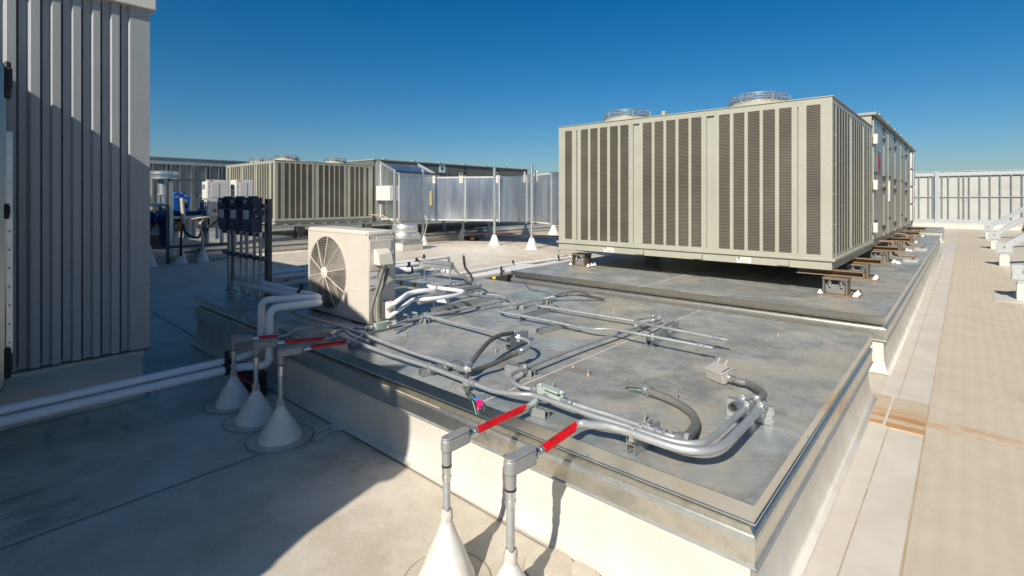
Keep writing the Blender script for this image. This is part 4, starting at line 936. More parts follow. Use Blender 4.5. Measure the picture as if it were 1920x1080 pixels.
strut((1365,777),(1450,797), 'double strut under the conduit ends at the right, beside the open fitting', h=.086)
strut((788,707),(862,687), 'strut crossing under two long conduits near the left edge of the curb')
strut((1008,627),(1066,612), 'free strut end lying left of the two cut conduits')
strut((974,600),(1043,580), 'strut under the looped conduits in the middle of the curb')
strut((1216,650),(1268,621), 'double strut under the two cut conduit ends', h=.086)
strut((953,657),(986,641), 'double strut under the raised black hose end', h=.086)
strut((996,776),(1026,785), 'short strut holding the left red taped conduit')
strut((950,693),(1000,707), 'short strut at the bend of the diagonal conduit')
strut((941,574),(984,580), 'short strut below the loop of the middle conduit')
strut((782,602),(802,607), 'short strut beside the right foot of the fan unit')
strut((806,586),(920,563), 'long strut on the curb beneath the white insulated lines')
strut((1016,567),(1030,571), 'tiny strut under the black hose connector')
strut((655,650),(705,640), 'shaded strut under the crowd of conduits at the fan unit')
def hung(a, b, z, label, rods, h=.082):
    p, q = at(*a, z), at(*b, z)
    t = thing('strut_rack', p, label, 'strut rack', 'raised strut racks behind the fan unit')
    d = q-p; s = d.normalized().cross(Vector((0,0,1))); mb = MB()
    for k in range(2):
        mb.obox((p+q)/2+Vector((0,0,h/4-h/2*k)), d/2, s*.02, Vector((0,0,h/4-.003)))
        mb.obox((p+q)/2+Vector((0,0,h/4-h/2*k)), d/2*1.001, s*.024, Vector((0,0,h/4-.012)))
    mb.build('rail', M['strut'], t, smooth=False)
    for f in rods:
        c = p+d*f; MB().cyl((c.x,c.y,hA),(c.x,c.y,z+h*.7),.006,n=8).box(c.x-.03,c.x+.03,c.y-.03,c.y+.03,hA+.001,hA+.012).build('threaded_rod', M['galv'], t)
hung((785,563),(901,539), .66, 'long raised rack under the return bend of the white line', (.22,.97))
hung((793,493),(848,499), .74, 'raised rack holding white pipes above the far curb edge', (.05,.93), .1)
hung((715,523),(787,517), .64, 'raised rack right behind the fan unit', (.6,.9))
hung((1043,487),(1064,482), .34, 'small rack holding the long white pipes at the second curb', (.2,.8))

# ================================================================== CONDUITS on the curb
ZS, ZD = hA+.041, hA+.086
def strap(par, c, d, r):
    c = Vector(c); d = Vector(d).normalized(); s = d.cross(Vector((0,0,1))).normalized(); up = Vector((0,0,1))
    mb = MB().cyl(c-d*.011, c+d*.011, r+.0025, n=14)
    mb.cyl(c+up*(r+.002)-d*.002, c+up*(r+.002)+d*.002, .0135, n=14); mb.cyl(c+up*(r+.006)-d*.009, c+up*(r+.006)+d*.009, .0055, n=8)
    mb.obox(c-up*(r+.006), d*.010, s*(r*.8), up*.008)
    mb.build('strap', M['strut'], par)
def coupling(par, c, d, r, L=.05, name='coupling'):
    c = Vector(c); d = Vector(d).normalized(); mb = MB()
    mb.cyl(c-d*L/2, c+d*L/2, r+.004, n=14).cyl(c-d*L*.5, c-d*L*.22, r+.008, n=6).cyl(c+d*L*.22, c+d*L*.5, r+.008, n=6).cyl(c-d*L*.05, c+d*L*.05, r+.007, n=14)
    mb.build(name, M['fitting'], par)
def conduit(px, r, label, z, m='conduit', name='conduit', straps=(), coups=(), group='galvanised conduits on the low curb', cat='conduit', pre=(), post=()):
    r *= .72 if m == 'conduit' else .78
    P = []
    for q in px:
        zz = q[2] if len(q) > 2 else z
        P.append(at(q[0], q[1], zz))
    P = list(pre)+P+list(post); C = crv(P, 10)
    o = MB().tube(C, r, 14).build(name, M[m], loc=P[0]); tag(o, label, cat, group)
    def near(q, zz):
        v = at(q[0], q[1], zz); i = min(range(1, len(C)-1), key=lambda k: (C[k]-v).length); return C[i], C[i+1]-C[i-1]
    for q in straps: strap(o, *near(q, q[2] if len(q) > 2 else z), r)
    for q in coups: coupling(o, *near(q, q[2] if len(q) > 2 else z), r)
    return o
z1 = ZS+.018; z2 = ZD+.018
conduit([(640,632,z1),(668,642,z1),(735,666,z1),(806,688.5,z1),(871,713,z1),(889,719.6,z1),(905,726,z1),(925,732.6,z1+.005),(950,737,z1+.02),(977,739,z1+.035),(1000,741,z2-.005),(1060,761,z2),(1110,779,z2),(1172,798,z2),(1196,806,z2),(1244,822,z2),(1275,829.5,z2),(1300,831.5,z2),(1321,828,z2),(1341,816,z2),(1377,784,z2),(1408,755,z2)], .018, 'inner of two long conduits sweeping round the big bend to the right', z1, straps=[(806,688.5),(1200,807,z2),(1400,762,z2)], coups=[(887,719)])
conduit([(1003,754,.585),(1014,747,.585),(1023,742,.585)], .019, 'short conduit on from the left front red tape, under the long conduits', .585, straps=[(1003,754)], pre=[Vector((-1.62,1.90,.572)), Vector((-1.62,1.95,.573))])
conduit([(1110,796.5,.614),(1136,798,ZD+.024),(1172,808,ZD+.026),(1208,820,ZD+.027),(1256,836,ZD+.027),(1282,842,ZD+.027),(1306,845,ZD+.027),(1330,843.5,ZD+.027),(1349,838,ZD+.027),(1365,828,ZD+.027),(1389,804,ZD+.027),(1420,772,ZD+.027),(1434,758,ZD+.027)], .0235, 'thickest conduit, outer one round the big bend from the right red tape', ZD+.027, straps=[(1184,812.5,ZD+.027),(1426,766,ZD+.027)], pre=[Vector((-1.293,1.84,.588)), Vector((-1.285,1.885,.598)), Vector((-1.268,1.907,.606))])
o = conduit([(1053,749.5,z1+.02),(1075,757),(1110,768.5),(1147,779.5),(1185,793),(1210,801),(1225,806),(1254,816),(1266,819)], .015, 'short straight conduit from the green fitting to a grey hose elbow', ZD+.016, straps=[(1216,803)], coups=[(1240,811),(1072,756)])
h = conduit([(1262,818,.62),(1276,821,.615),(1288,818,.60),(1298,808,.575),(1304.5,796,.555),(1302,784,.548),(1292.5,771,.546),(1268.5,755,.548),(1244,744,.55),(1218,734,.552)], .026, 'grey flexible hose curling back to bare wire ends', .55, m='flex', name='flexible_conduit', group='flexible hoses on the low curb')
coupling(h, at(1215,732,.55), at(1225,737,.55)-at(1205,728,.55), .021, .05, 'connector'); coupling(h, at(1279,820.5,.612), Vector((1,.1,0)), .018, .06, 'elbow_fitting')
for nm, m, e in (('brown','wirebrown',(1172,728)),('green','wiregreen',(1178,730.5)),('black','black',(1174,726))):
    MB().tube(crv([at(1212,731,.552), at(1198,728.5+(2 if nm == 'green' else 0),.56), at(1186,728+(2 if nm == 'green' else -1),.545), at(*e,.53)]), .003, 6).build('wire', M[m], h)
cd = conduit([(1006,732),(990,728.5),(976,724.6),(966,719),(959,712),(958,704),(969,696.5),(988,688.5),(1084.4,651),(1164,623.5),(1195,611.5),(1215,604),(1238.5,597)], .0165, 'diagonal conduit running from the green fitting across the whole curb', ZS+.0165, straps=[(984,690),(1190,613),(1236,598)], coups=[(1222,602)])
# pale green fitting
def lbfit(a, b, r, name, m, label, cat='conduit fitting', z=None, lid=True):
    p, q = Vector(a), Vector(b); u = (q-p).normalized(); s = u.cross(Vector((0,0,1))).normalized(); up = Vector((0,0,1))
    t = thing(name, p, label, cat); mb = MB(); poly = []
    L = (q-p).length; n = 8
    for k in range(n+1):
        a_ = math.pi/2+math.pi*k/n; poly.append(p+u*(r*.9+r*.9*math.cos(a_))+s*(r*math.sin(a_)))
    for k in range(n+1):
        a_ = -math.pi/2+math.pi*k/n; poly.append(q-u*(r*.9)+u*(r*.9*math.cos(a_))+s*(r*math.sin(a_)))
    MB().prism([v-up*r for v in poly], up*r*1.9).build('body', M[m], t, bevel=.006)
    if lid:
        c = (p+q)/2; MB().prism([c+(v-c)*1.02+up*r*.905 for v in poly], up*.008).build('cover', M[m], t, bevel=.003)
        mb = MB()
        for e in (p+u*r*.7, q-u*r*.7): mb.lathe([(.007,0),(.005,.004),(0,.005)], e+up*(r*.905+.008), 8)
        mb.build('cover_screws', M['galv'], t)
    return t
t = lbfit(at(1009,730,.585), at(1057,748,.585), .026, 'conduit_fitting', 'green', 'pale green cast fitting near the front edge of the curb')
coupling(t, at(1006,731,.58), at(1057,748,.58)-at(1009,730,.58), .018, .05); MB().bar(at(1018,727,.625), at(1046,738,.625), .012, .012).build('cover_wedge', M['green'], t, bevel=.004)
t = lbfit(at(701,614,.565), at(730,607,.565), .022, 'conduit_fitting', 'green', 'pale green cast fitting at the foot of the fan unit')
coupling(t, at(693,615.5,.565), at(730,607,.565)-at(701,614,.565), .016, .05); coupling(t, at(736,606,.565), at(730,607,.565)-at(701,614,.565), .018, .07)
# open ended fitting
t = thing('conduit_fitting', at(1377,762,.64), 'open ended silver conduit fitting strapped on the right double strut', 'conduit fitting')
a, b = at(1373,765,.645), at(1399,746,.645); dr = (b-a).normalized()
mb = MB(); mb.lathe([(0,0)], (0,0,0), 3); mb = MB().cyl(a+dr*.06, b, .0145, n=14); mb.build('tube', M['conduit'], t)
MB().tube([a, a+dr*.012], .021, 16, False).tube([a+dr*.012, a+dr*.03], .0235, 16, False).tube([a+dr*.03, a+dr*.06, a+dr*.062], .020, 16).build('coupling', M['fitting'], t)
MB().cyl(a+dr*.02, a+dr*.03, .019, n=14).build('bore', M['black'], t); strap(t, a+dr*.12, dr, .015)
# junction box and its hose
t = thing('junction_box', at(1345,700,hA), 'grey plastic junction box lying tilted on the curb', 'junction box')
q0 = at(1323,694.5,.565)
c = at(1349,701,.565); ud = (at(1358,706,.57)-at(1324,693,.57)).normalized(); sdv = ud.cross(Vector((0,0,1))).normalized(); upv = (Vector((0,0,1))+sdv*.28).normalized(); sdv = ud.cross(upv).normalized()
L_ = .066; W_ = .047; Hh = .03
MB().obox(c, ud*L_, sdv*W_, upv*Hh).build('box', M['gbox'], t, bevel=.006); MB().obox(c+upv*(Hh+.005), ud*(L_+.002), sdv*(W_+.002), upv*.006).build('lid', M['gbox'], t, bevel=.003)
MB().obox(c+ud*(L_*.86)+upv*(Hh+.012)-sdv*.004, ud*.002, sdv*W_*.7, upv*.002).build('lid_latch', M['ink'], t)
for s in (-.02,.035): MB().cyl(c-ud*.06-sdv*(W_+.005)+sdv*-.001+ud*s+upv*.0, c-ud*.06-sdv*(W_+.06)+ud*s+upv*.03, .008, n=8).build('stub', M['gbox'], t)
e = c+ud*(L_+.002)
h = conduit([(1401,719,.56),(1417,727,.57),(1428,734,.59),(1432,740,.61),(1426,745,ZD+.016),(1418,749,ZD+.018)], .022, 'grey flexible hose from the junction box to the inner bend', .6, m='flex', name='flexible_conduit', group='flexible hoses on the low curb', pre=[e+ud*.02, e+ud*.06-Vector((0,0,.003))])
coupling(h, e+ud*.014, ud, .016, .036, 'connector'); coupling(h, at(1414,750.5,ZD+.018), at(1420,746,ZD)-at(1408,755,ZD), .016, .06, 'connector')
cd = conduit([(668,622),(689,630),(770,660),(845,684),(856,688)], .018, 'long conduit ending in an elbow by the black hose with coloured wires', z1, straps=[(840,682)])
coupling(cd, at(858,688.5,z1), at(866,692,z1)-at(850,685,z1), .0155, .05); MB().tube(crv([at(858,689,z1), at(868,692,z1), at(876,690,z1+.01), at(880,684,z1+.02)]), .0185, 12).build('elbow_fitting', M['fitting'], cd)
h = conduit([(878,686,z1+.015),(886,677,z1+.03),(899,660,z1+.06),(920,638,ZD+.06),(938,628.5,ZD+.065),(954,625.5,ZD+.05),(965,624,ZD+.035)], .019, 'dark arched hose rising from the long conduit to the double strut', .6, m='flexdark', name='flexible_conduit', group='flexible hoses on the low curb')
coupling(h, at(878,686,z1+.015), at(886,677,z1+.03)-at(878,686,z1+.015), .0165, .045, 'connector'); strap(h, at(964,625,ZD+.035), Vector((0,1,0)), .016)
cd = conduit([(967,632,ZD+.022),(977,634,z2),(987,637.5,z2),(994,644,z2),(991,651,z2),(983,656,z2),(972,661,z2-.005)], .016, 'small hairpin conduit on the double strut by the dark hoses', z2, straps=[(972,633,z2)])
coupling(cd, at(974,660,z2-.005), at(970,662,z2)-at(984,655,z2), .016, .06)
h = conduit([(970,662,z2-.006),(955,668,.605),(925,682,.585),(899,691.5,.575),(884,697,.58),(876,704,.585),(873,716,.565),(873,726,.545)], .019, 'dark hose ending in loose coloured wires at the curb edge', .6, m='flexdark', name='flexible_conduit', group='flexible hoses on the low curb')
coupling(h, at(874,722,.553), at(873,728,.543)-at(874,714,.567), .016, .05, 'connector'); strap(h, at(879,698.5,.585), at(884,697,.58)-at(876,704,.585), .016)
for m, pts in (('black',[(873,729,.54),(875,740,.535),(882,735,.54),(889,744,.53),(897,751,.53)]),('wiregreen',[(874,729,.54),(880,741,.53),(886,752,.525),(890,765,.50),(893,777,.47)]),('black',[(872,729,.54),(877,742,.53),(884,748,.53),(893,755,.53),(908,757,.53)]),('galv',[(873,730,.54),(882,744,.53),(892,752,.53),(898,762,.525)])):
    Pq = [at(*q) for q in pts]; MB().tube(crv(Pq), .0028, 6).build('wire', M[m], h)
for px, py, m in ((896,749,'blue'),(900,752,'pink'),(897,756,'red'),(904,757,'pink'),(901,761,'pink'),(899,765,'pink')):
    p = at(px, py, .535); d = Vector((random.uniform(-.3,1), random.uniform(-1,.2), random.uniform(-.2,.3))).normalized(); MB().cyl(p, p+d*.026, .0095, .005, 8).build('wire_nut', M[m], h)
o = flat_ring; 
cd = conduit([(774,586,.575),(847,604,.58),(905,617,.60),(951,628,ZD+.016)], .015, 'thin straight conduit from the fan unit to the double strut', .58)
conduit([(729.5,611),(760,602),(782.6,597),(821.5,589),(873,578),(915,570),(932,566.5),(943,563.5),(948,560),(944,556.5),(934,554),(899,550),(868,547)], .015, 'conduit with a tight return bend under the white insulated lines', ZS+.014, straps=[(792,595),(925,568)])
cd = conduit([(1022,559),(1000,563.5),(978,568.5),(958,572),(943,574),(935,577),(934,581),(941,585),(957,588),(974,591),(1036,603),(1077,611.5),(1095,615,.58),(1112,617,.59),(1130,616.8,.60),(1147,617,.61),(1181,623,ZD+.0145),(1224,631,ZD+.0145),(1313,648,ZD+.0145),(1337,652.5,ZD+.0145)], .0150, 'front of two cut conduits, looping round in the middle of the curb', ZS+.0145, straps=[(963,571),(976,591.5),(1222,630.5,ZD+.0145)], coups=[(1080,612),(1316,648.5,ZD+.0145)])
conduit([(1028,559),(1016,562),(1008,565.5),(1005,569),(1010,573),(1022,575),(1036,577),(1072,583),(1108.5,589),(1150,595.5),(1190,602)], .0145, 'back conduit loop joining the diagonal conduit at the clamps', ZS+.0145, straps=[(1037,577)], coups=[(1026,559.5)])
conduit([(1229,593),(1212,596,),(1200,598),(1193.5,601),(1199,605),(1212,608,.60),(1253,616,ZD+.0145),(1300,625,ZD+.0145),(1344,634,ZD+.0145),(1365,638,ZD+.0145)], .0145, 'rear of two cut conduits, hooked round beside the clamps', ZS+.02, straps=[(1224,594),(1259,617,ZD+.0145)], coups=[(1343,633.8,ZD+.0145)])
t = lbfit(at(1199,607,.575), at(1226,600,.575), .018, 'conduit_fitting', 'green', 'small green grey fitting amid the clamps on the middle strut', lid=False)
h = conduit([(1034,557,.57),(1060,553.5,.59),(1085,553,.60),(1110,556.5,.57),(1132,561.5,.537)], .017, 'dark loose hose lying at the back of the curb', .57, m='flexdark', name='flexible_conduit', group='flexible hoses on the low curb')
coupling(h, at(1033,557.3,.57), at(1060,553.5,.59)-at(1020,559.5,.56), .018, .09, 'connector')
o = MB().tube(crv([at(1038,555.5,.58), at(1055,550,.62), at(1078,546.5,.63), at(1095,549,.6), at(1106,553.5,.57)]), .004, 6).build('wire', M['black'], h)
o = MB().tube(crv([at(1132,561.5,.54), at(1131.8,559.5,.545), at(1122,556.5,.56)]), .003, 6).build('wire', M['black'], h)
MB().tube(crv([at(1036,556,.58), at(1028,549.5,.57), at(1015,546.5,.55), at(995,542.5,.54), at(986,534,.55), at(981,527,.58)]), .004, 6).build('wire', M['black'], h)
MB().tube(crv([at(1036,556,.575), at(1024,549.5,.56), at(1005,550,.53), at(985,550.5,.525), at(976,547,.53)]), .003, 6).build('wire', M['wiregreen'], h)
h = conduit([(858,535,ZD),(872,533,ZD),(882,530,.60),(886,525,.64),(882,515,.74),(872,500,.88),(869,479,1.02)], .017, 'grey hose standing up in a curve behind the white lines', .6, m='flex', name='flexible_conduit', group='flexible hoses on the low curb')
conduit([(850,499,.73),(856,509,.68),(868,519,.62),(880,527,.60),(886,526,.60)], .018, 'grey hose sloping down from the raised rack', .6, m='flex', name='flexible_conduit', group='flexible hoses on the low curb')
conduit([(822,541),(840,536),(858,532.5),(868,531)], .014, 'short conduit with couplings on the raised rack', .70, coups=[(848,534),(858,532.5)])
conduit([(545,585,.57),(590,599,.572),(640,614,.574),(664,622,.574),(676,627,.572),(679,632,.57),(668,637,.57),(650,643,.57)], .02, 'conduit from the switch stand, turning back into the nearest left red tape', .57, group='conduits between the red tapes and the fan unit', post=[Vector((-3.322,2.02,.572)), Vector((-3.327,1.97,.572))])
conduit([(622,628,.558),(634,622,.565),(642,619,.57),(651,622,.57),(658,629,.57),(668,634,.57),(690,640,.57)], .016, 'hooked conduit between two red tapes at the fan unit', .57, group='conduits between the red tapes and the fan unit', coups=[(624,627,.557)], pre=[Vector((-3.61,1.96,.545)), Vector((-3.585,2.02,.548))])
conduit([(550,619,.545),(580,614.5,.56),(604,612.5,.57),(618,612.5,.57),(632,615,.57)], .015, 'thin arched conduit from the farthest red tape', .57, group='conduits between the red tapes and the fan unit', coups=[(612,612.5,.57)], straps=[(604,612.5)], pre=[Vector((-4.11,1.82,.50)), Vector((-4.07,1.89,.512))])
conduit([(660,617,.57),(676,616,.565),(690,616,.565),(700,614,.565)], .014, 'dark short conduit with couplings below the fan unit', .565, m='conduit', group='conduits between the red tapes and the fan unit', coups=[(690,616)], straps=[(668,616.5)])
conduit([(727,613,.60),(740,608.5,.59),(752,604,.585),(764,599,.58),(766,593,.578),(755,589,.578)], .014, 'bent conduit joining the hoses at the right foot of the fan unit', .59, group='conduits between the red tapes and the fan unit', coups=[(738,609,.592)], straps=[(764,588,.578)])

# ================================================================== CONDUIT STANDS with red tape
def stand(x, y, zr, rc, cb, ch, body_len, label, ye, xe=None, ink=(), ze=None):
    xe = x if xe is None else xe; ze = zr if ze is None else ze
    t = thing('conduit_stand', (x, y, 0), label, 'conduit stand', 'conduits rising through white cones and marked with red tape')
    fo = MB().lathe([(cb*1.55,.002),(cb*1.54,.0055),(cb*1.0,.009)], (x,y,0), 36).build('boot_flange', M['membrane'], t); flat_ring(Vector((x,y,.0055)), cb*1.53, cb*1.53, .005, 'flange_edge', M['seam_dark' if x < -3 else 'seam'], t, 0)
    MB().lathe([(cb*1.02,.006),(cb,.02),(cb*.97,.035),(cb*.80,.035+(ch-.055)*.20),(cb*.60+rc*.4,.035+(ch-.055)*.42),(cb*.36+rc*.65,.035+(ch-.055)*.66),(rc+.009,ch-.02),(rc+.008,ch)], (x,y,0), 48).wobble((x,y), .012).build('roof_boot', M['cone'], t)
    mb = MB(); n = 18; prev = None
    for (rr, z) in ((rc+.010,ch-.012),(rc+.011,ch+.008),(rc+.008,ch+.025),(rc+.004,ch+.036)):
        i = len(mb.v)
        for k in range(n):
            a = 2*math.pi*k/n; q = rr*(1+.07*math.sin(5*a+z*70)); mb.v.append(Vector((x+q*math.cos(a), y+q*math.sin(a), z+.006*math.sin(3*a))))
        if prev is not None:
            for k in range(n): mb.f.append((prev+k, prev+(k+1)%n, i+(k+1)%n, i+k))
        prev = i
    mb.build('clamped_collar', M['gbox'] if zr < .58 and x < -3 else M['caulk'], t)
    MB().cyl((x,y,.05),(x,y,zr-.05), rc, n=18).build('riser', M['conduit'], t)
    d = Vector((xe-x, ye-y, 0)).normalized(); s = Vector((-d.y, d.x, 0)); up = Vector((0,0,1))
    bw = rc*1.62; p = Vector((x,y,zr)); poly = []
    for k in range(9):
        a = math.pi/2+math.pi*k/8; poly.append(p+d*(bw*math.cos(a))+s*(bw*math.sin(a)))
    e = p+d*(body_len-bw*.6)
    for v in (e-s*bw, e+d*bw*.5-s*bw*.55, e+d*bw*.5+s*bw*.55, e+s*bw): poly.append(v)
    b = MB().prism([v-up*bw*1.05 for v in poly], up*bw*2.15).build('elbow_body', M['lb'], t, bevel=.008)
    c = (p+e)/2; MB().prism([c+(v-c)*.97+up*bw*1.10 for v in poly], up*.007).build('cover', M['lb'], b, bevel=.003)
    mb = MB(); mb.lathe([(.006,0),(0,.004)], p+up*(bw*1.1+.007), 8).lathe([(.006,0),(0,.004)], e-d*.01+up*(bw*1.1+.007), 8); mb.build('cover_screws', M['galv'], b)
    MB().cyl((x,y,zr-bw*1.0-.055),(x,y,zr-bw*.9), rc*1.33, rc*1.38, 18).build('hub', M['lb'], t)
    MB().cyl((x,y,zr-bw-.062),(x,y,zr-bw-.054), rc*1.42, n=18).build('gasket', M['black'], t)
    mb = MB()
    z = zr-bw-.062
    for h0, r_ in ((.014,1.30),(.022,1.18),(.014,1.32),(.012,1.2)): mb.cyl((x,y,z-h0),(x,y,z), rc*r_, n=18); z -= h0
    mb.build('coupling', M['fitting'], t)
    e2 = e+d*bw*.5; mb = MB(); q = 0
    for l_, r_ in ((.010,1.12),(.008,1.32),(.012,1.2),(.009,1.3),(.006,1.15)): mb.cyl(e2+d*q, e2+d*(q+l_), rc*r_, n=18); q += l_
    mb.build('coupling', M['fitting'], t)
    st_ = e2+d*q; en = Vector((xe, ye, ze)); dh = d; d = (en-st_).normalized(); up = s.cross(d)*-1 if s.cross(d).z < 0 else s.cross(d)
    MB().cyl(st_-d*.03, en, rc, n=20).build('conduit_arm', M['conduit'], t)
    # tape: an open shell laid over the upper part of the arm, its far end cut slanting
    st_ = st_+d*.005
    mb = MB(); n = 14; R_ = rc+.0025; prev = None
    for f in range(9):
        i = len(mb.v)
        for k in range(n+1):
            a = math.radians(-50+250*k/n-0); cut = (.90+.10*math.cos(a-1.3)) if f == 8 else 1
            q = st_+(en-st_)*(f/8)*cut*.985
            mb.v.append(q+s*(R_*math.cos(a))+up*(R_*math.sin(a)))
        if prev is not None:
            for k in range(n): mb.f.append((prev+k, prev+k+1, i+k+1, i+k))
        prev = i
    tape = mb.build('red_tape', M['red'], t)
    for (f, wds) in ink:
        a = math.radians(102)
        o_ = st_+(en-st_)*f; nrm_ = s*math.cos(a)+up*math.sin(a); tn_ = s*math.sin(a)-up*math.cos(a)
        # small dashes of faint print following the tape
        tx = text(wds, .015, frame(o_+nrm_*(R_+.0012), d, tn_), M['ink'], 'print', tape, .0004)
    return t
stand(-1.62, 1.42, .572, .0152, .118, .275, .125, 'front stand of the sunlit pair, left one with long red tape', 1.945, ink=((.18,'IIIII'),(.58,'CCI')))
stand(-1.315, 1.478, .566, .0168, .125, .215, .135, 'rightmost stand at the bottom of the view, red tape on its thick arm', 1.885, -1.285, ink=((.30,'EECC L'),(.68,'CCI TI')), ze=.598)
stand(-3.425, 1.537, .572, .0150, .135, .235, .145, 'nearest of the three shaded stands left of the curb', 1.99, -3.325)
stand(-3.84, 1.546, .545, .0150, .135, .235, .145, 'middle of the three shaded stands left of the curb', 1.98, -3.60)
stand(-4.279, 1.555, .50, .0135, .13, .235, .135, 'farthest of the three shaded stands, nearest the white pipes', 1.84, -4.10)
for px, py, r, l in ((642,797,.075,'round white roof patch beside the shaded curb wall'),(1097,1068,.065,'round patch with screws at the bottom of the view')):
    pass
for px, py, r in ((642,797,.075),(1097,1072,.06),(1030,1062,.10)):
    p = at(px, py, 0); o = MB().lathe([(r*1.1,.002),(r*1.08,.008),(r*.2,.0095),(0,.0095)], p, 28).build('roof_patch', M['white_membrane' if px < 700 else 'membrane'], loc=p); o['kind'] = 'structure'
    flat_ring(p+Vector((0,0,.0)), r*1.1, r*1.1, .005, 'roof_seam', M['seam'], o, 0)

# ================================================================== PUMPS AND CABINETS at the left distance
gx = -15.0
for i, (pa_, pb_, l) in enumerate(((387,430,'nearer pale grey cabinet with a red switch beside the blue pump'),(441,475,'farther pale grey cabinet half hidden behind the switch boxes'))):
    ya, yb = atX(pa_, gx), atX(pb_, gx)
    tt = ya*0; z1_ = atX(pa_, gx, 337).z; z0_ = atX(pa_, gx, 406.5).z
    t = thing('drive_cabinet', (gx, ya, z0_), l, 'electrical cabinet', 'pale grey drive cabinets')
    MB().box(gx-.34, gx, ya, yb, z0_, z1_).build('box', M['vfd'], t, bevel=.012); MB().box(gx+.002, gx+.02, ya+.02, yb-.02, z0_+.03, z1_-.04).build('door', M['vfd'], t, bevel=.006)
    MB().box(gx+.02, gx+.028, ya+.11, ya+.30, z1_-.46, z1_-.08).build('window_flap', M['vfd'], t, bevel=.004)
    MB().box(gx+.02, gx+.024, ya+.06, ya+.16, z1_-.035, z1_-.012).build('red_mark', M['dkred'], t, smooth=False)
    MB().cyl((gx+.02, ya+.20, z0_+.16), (gx+.06, ya+.20, z0_+.16), .045, n=14).build('switch_base', M['black'], t); MB().bar((gx+.07,ya+.20,z0_+.16),(gx+.07,ya+.26,z0_+.13),.03,.03).build('switch', M['dkred'], t)
    mb = MB()
    for k in range(6): mb.box(gx-.30+.035*k, gx-.28+.035*k, ya-.004, ya+.002, z1_-.25, z1_-.12)
    mb.build('vent_slots', M['pedgrey'], t)
    for zz in (z1_-.18, z0_+.08): MB().cyl((gx+.02,ya+.06,zz),(gx+.028,ya+.06,zz),.012,n=8).build('door_bolt', M['pedgrey'], t)
    for yy in (ya+.1, yb-.1): MB().cyl((gx-.25,yy,.335),(gx-.25,yy,z0_),.045,n=12).build('leg', M['vfd'], t)
# strut frame and table
fxp = -14.75
t = thing('pump_stand', (fxp, 3.9, .3), 'dark strut frame and table carrying the blue pump', 'strut frame')
y0f = atX(315, fxp); y1f = atX(381, fxp); zt_f = atX(315, fxp, 335).z; ztab = atX(340, fxp, 405).z
for y, zt2 in ((y0f, zt_f), (y1f, ztab)):
    MB().box(fxp-.03,fxp+.03,y-.04,y+.04,.0,zt2).build('post', M['strut_dark'], t)
MB().box(fxp-.03,fxp+.03,y0f,y1f+.05,zt_f-.05,zt_f).build('top_rail', M['strut_dark'], t)
MB().box(fxp-.6,fxp+.03,y0f,y1f,ztab-.07,ztab).build('table', M['strut'], t)
MB().box(fxp-.02,fxp+.05,y0f+.02,y0f+.1,.2,zt_f-.1).build('post_face', M['galv'], t)
t = thing('pump', (fxp-.25, y0f+.4, ztab), 'bright blue pump motor on the dark frame beside the galvanised vent', 'pump')
pA = atX(321, fxp-.1, 361); pB = atX(357, fxp-.1, 397)
mb = MB().box(fxp-.55,fxp-.1,pA.y+.02,pB.y-.02,pB.z,pA.z-.03).box(fxp-.58,fxp-.08,pA.y,pA.y+.20,pB.z+.02,pA.z).box(fxp-.5,fxp-.06,pA.y+.24,pB.y,pB.z+.2,pA.z-.01)
mb.build('motor', M['blue'], t, bevel=.03)
MB().box(fxp-.09,fxp-.055,pA.y+.27,pB.y-.04,pA.z-.10,pA.z-.05).box(fxp-.085,fxp-.05,pA.y+.27,pB.y-.08,pB.z+.24,pB.z+.32).box(fxp-.08,fxp-.07,pA.y+.02,pA.y+.16,pA.z-.13,pA.z-.08).build('name_plate', M['label'], t)
MB().box(fxp-.09,fxp-.05,pA.y+.29,pB.y-.06,pB.z+.10,pB.z+.19).build('display', M['ink'], t)
MB().cyl((fxp-.3,pA.y+.25,pB.z-.14),(fxp-.3,pA.y+.25,pB.z+.02),.16,n=20).cyl((fxp-.3,pA.y+.05,pB.z-.08),(fxp-.3,pB.y+.4,pB.z-.08),.10,n=16).cyl((fxp-.3,pB.y+.25,pB.z-.08),(fxp-.3,pB.y+.3,pB.z-.08),.17,n=20).cyl((fxp-.3,pB.y+.33,pB.z-.02),(fxp-.3,pB.y+.33,pB.z+.3),.05,n=12).build('volute', M['bluedark'], t)
MB().lathe([(.11,0),(.11,.02),(.09,.02),(.09,0)], (fxp-.3,pB.y+.33,pB.z+.32), 18).build('hand_wheel', M['black'], t)
o = MB().tube(crv([atX(341,fxp+.06,371), atX(342.5,fxp+.07,390), atX(344,fxp+.08,412), atX(345,fxp+.05,425)]), .045, 10).build('flexible_conduit', M['tan'], loc=atX(341,fxp+.06,371)); tag(o, 'beige upright hose in front of the blue pump', 'conduit')
# vent stack
p = atX(308, -15.6, 372); tb = H-(322-373)*0
t = thing('vent_stack', (-15.6, p.y, .3), 'galvanised round vent stack with a wide slotted cap', 'vent')
zc1 = atX(308,-15.6,321).z; zc0 = atX(308,-15.6,336).z; k_ = (atX(318,-15.6)-atX(298,-15.6))/20
MB().cyl((-15.6,p.y,.3),(-15.6,p.y,zc0+.02),.145,n=24).build('stack', M['galv'], t)
MB().lathe([(.15,zc0-.02),(.31,zc0),(.31,zc0+.03),(.29,zc0+.03),(.29,zc1-.09),(.315,zc1-.09),(.315,zc1-.02),(.25,zc1),(0,zc1+.01)], (-15.6,p.y,0), 36).build('cap', M['alum'], t)
mb = MB()
for k in range(36):
    a = 2*math.pi*k/36; mb.box(-15.6+.295*math.cos(a)-.008,-15.6+.295*math.cos(a)+.008,p.y+.295*math.sin(a)-.008,p.y+.295*math.sin(a)+.008,zc0+.03,zc1-.09)
mb.build('cap_slots', M['galv'], t)
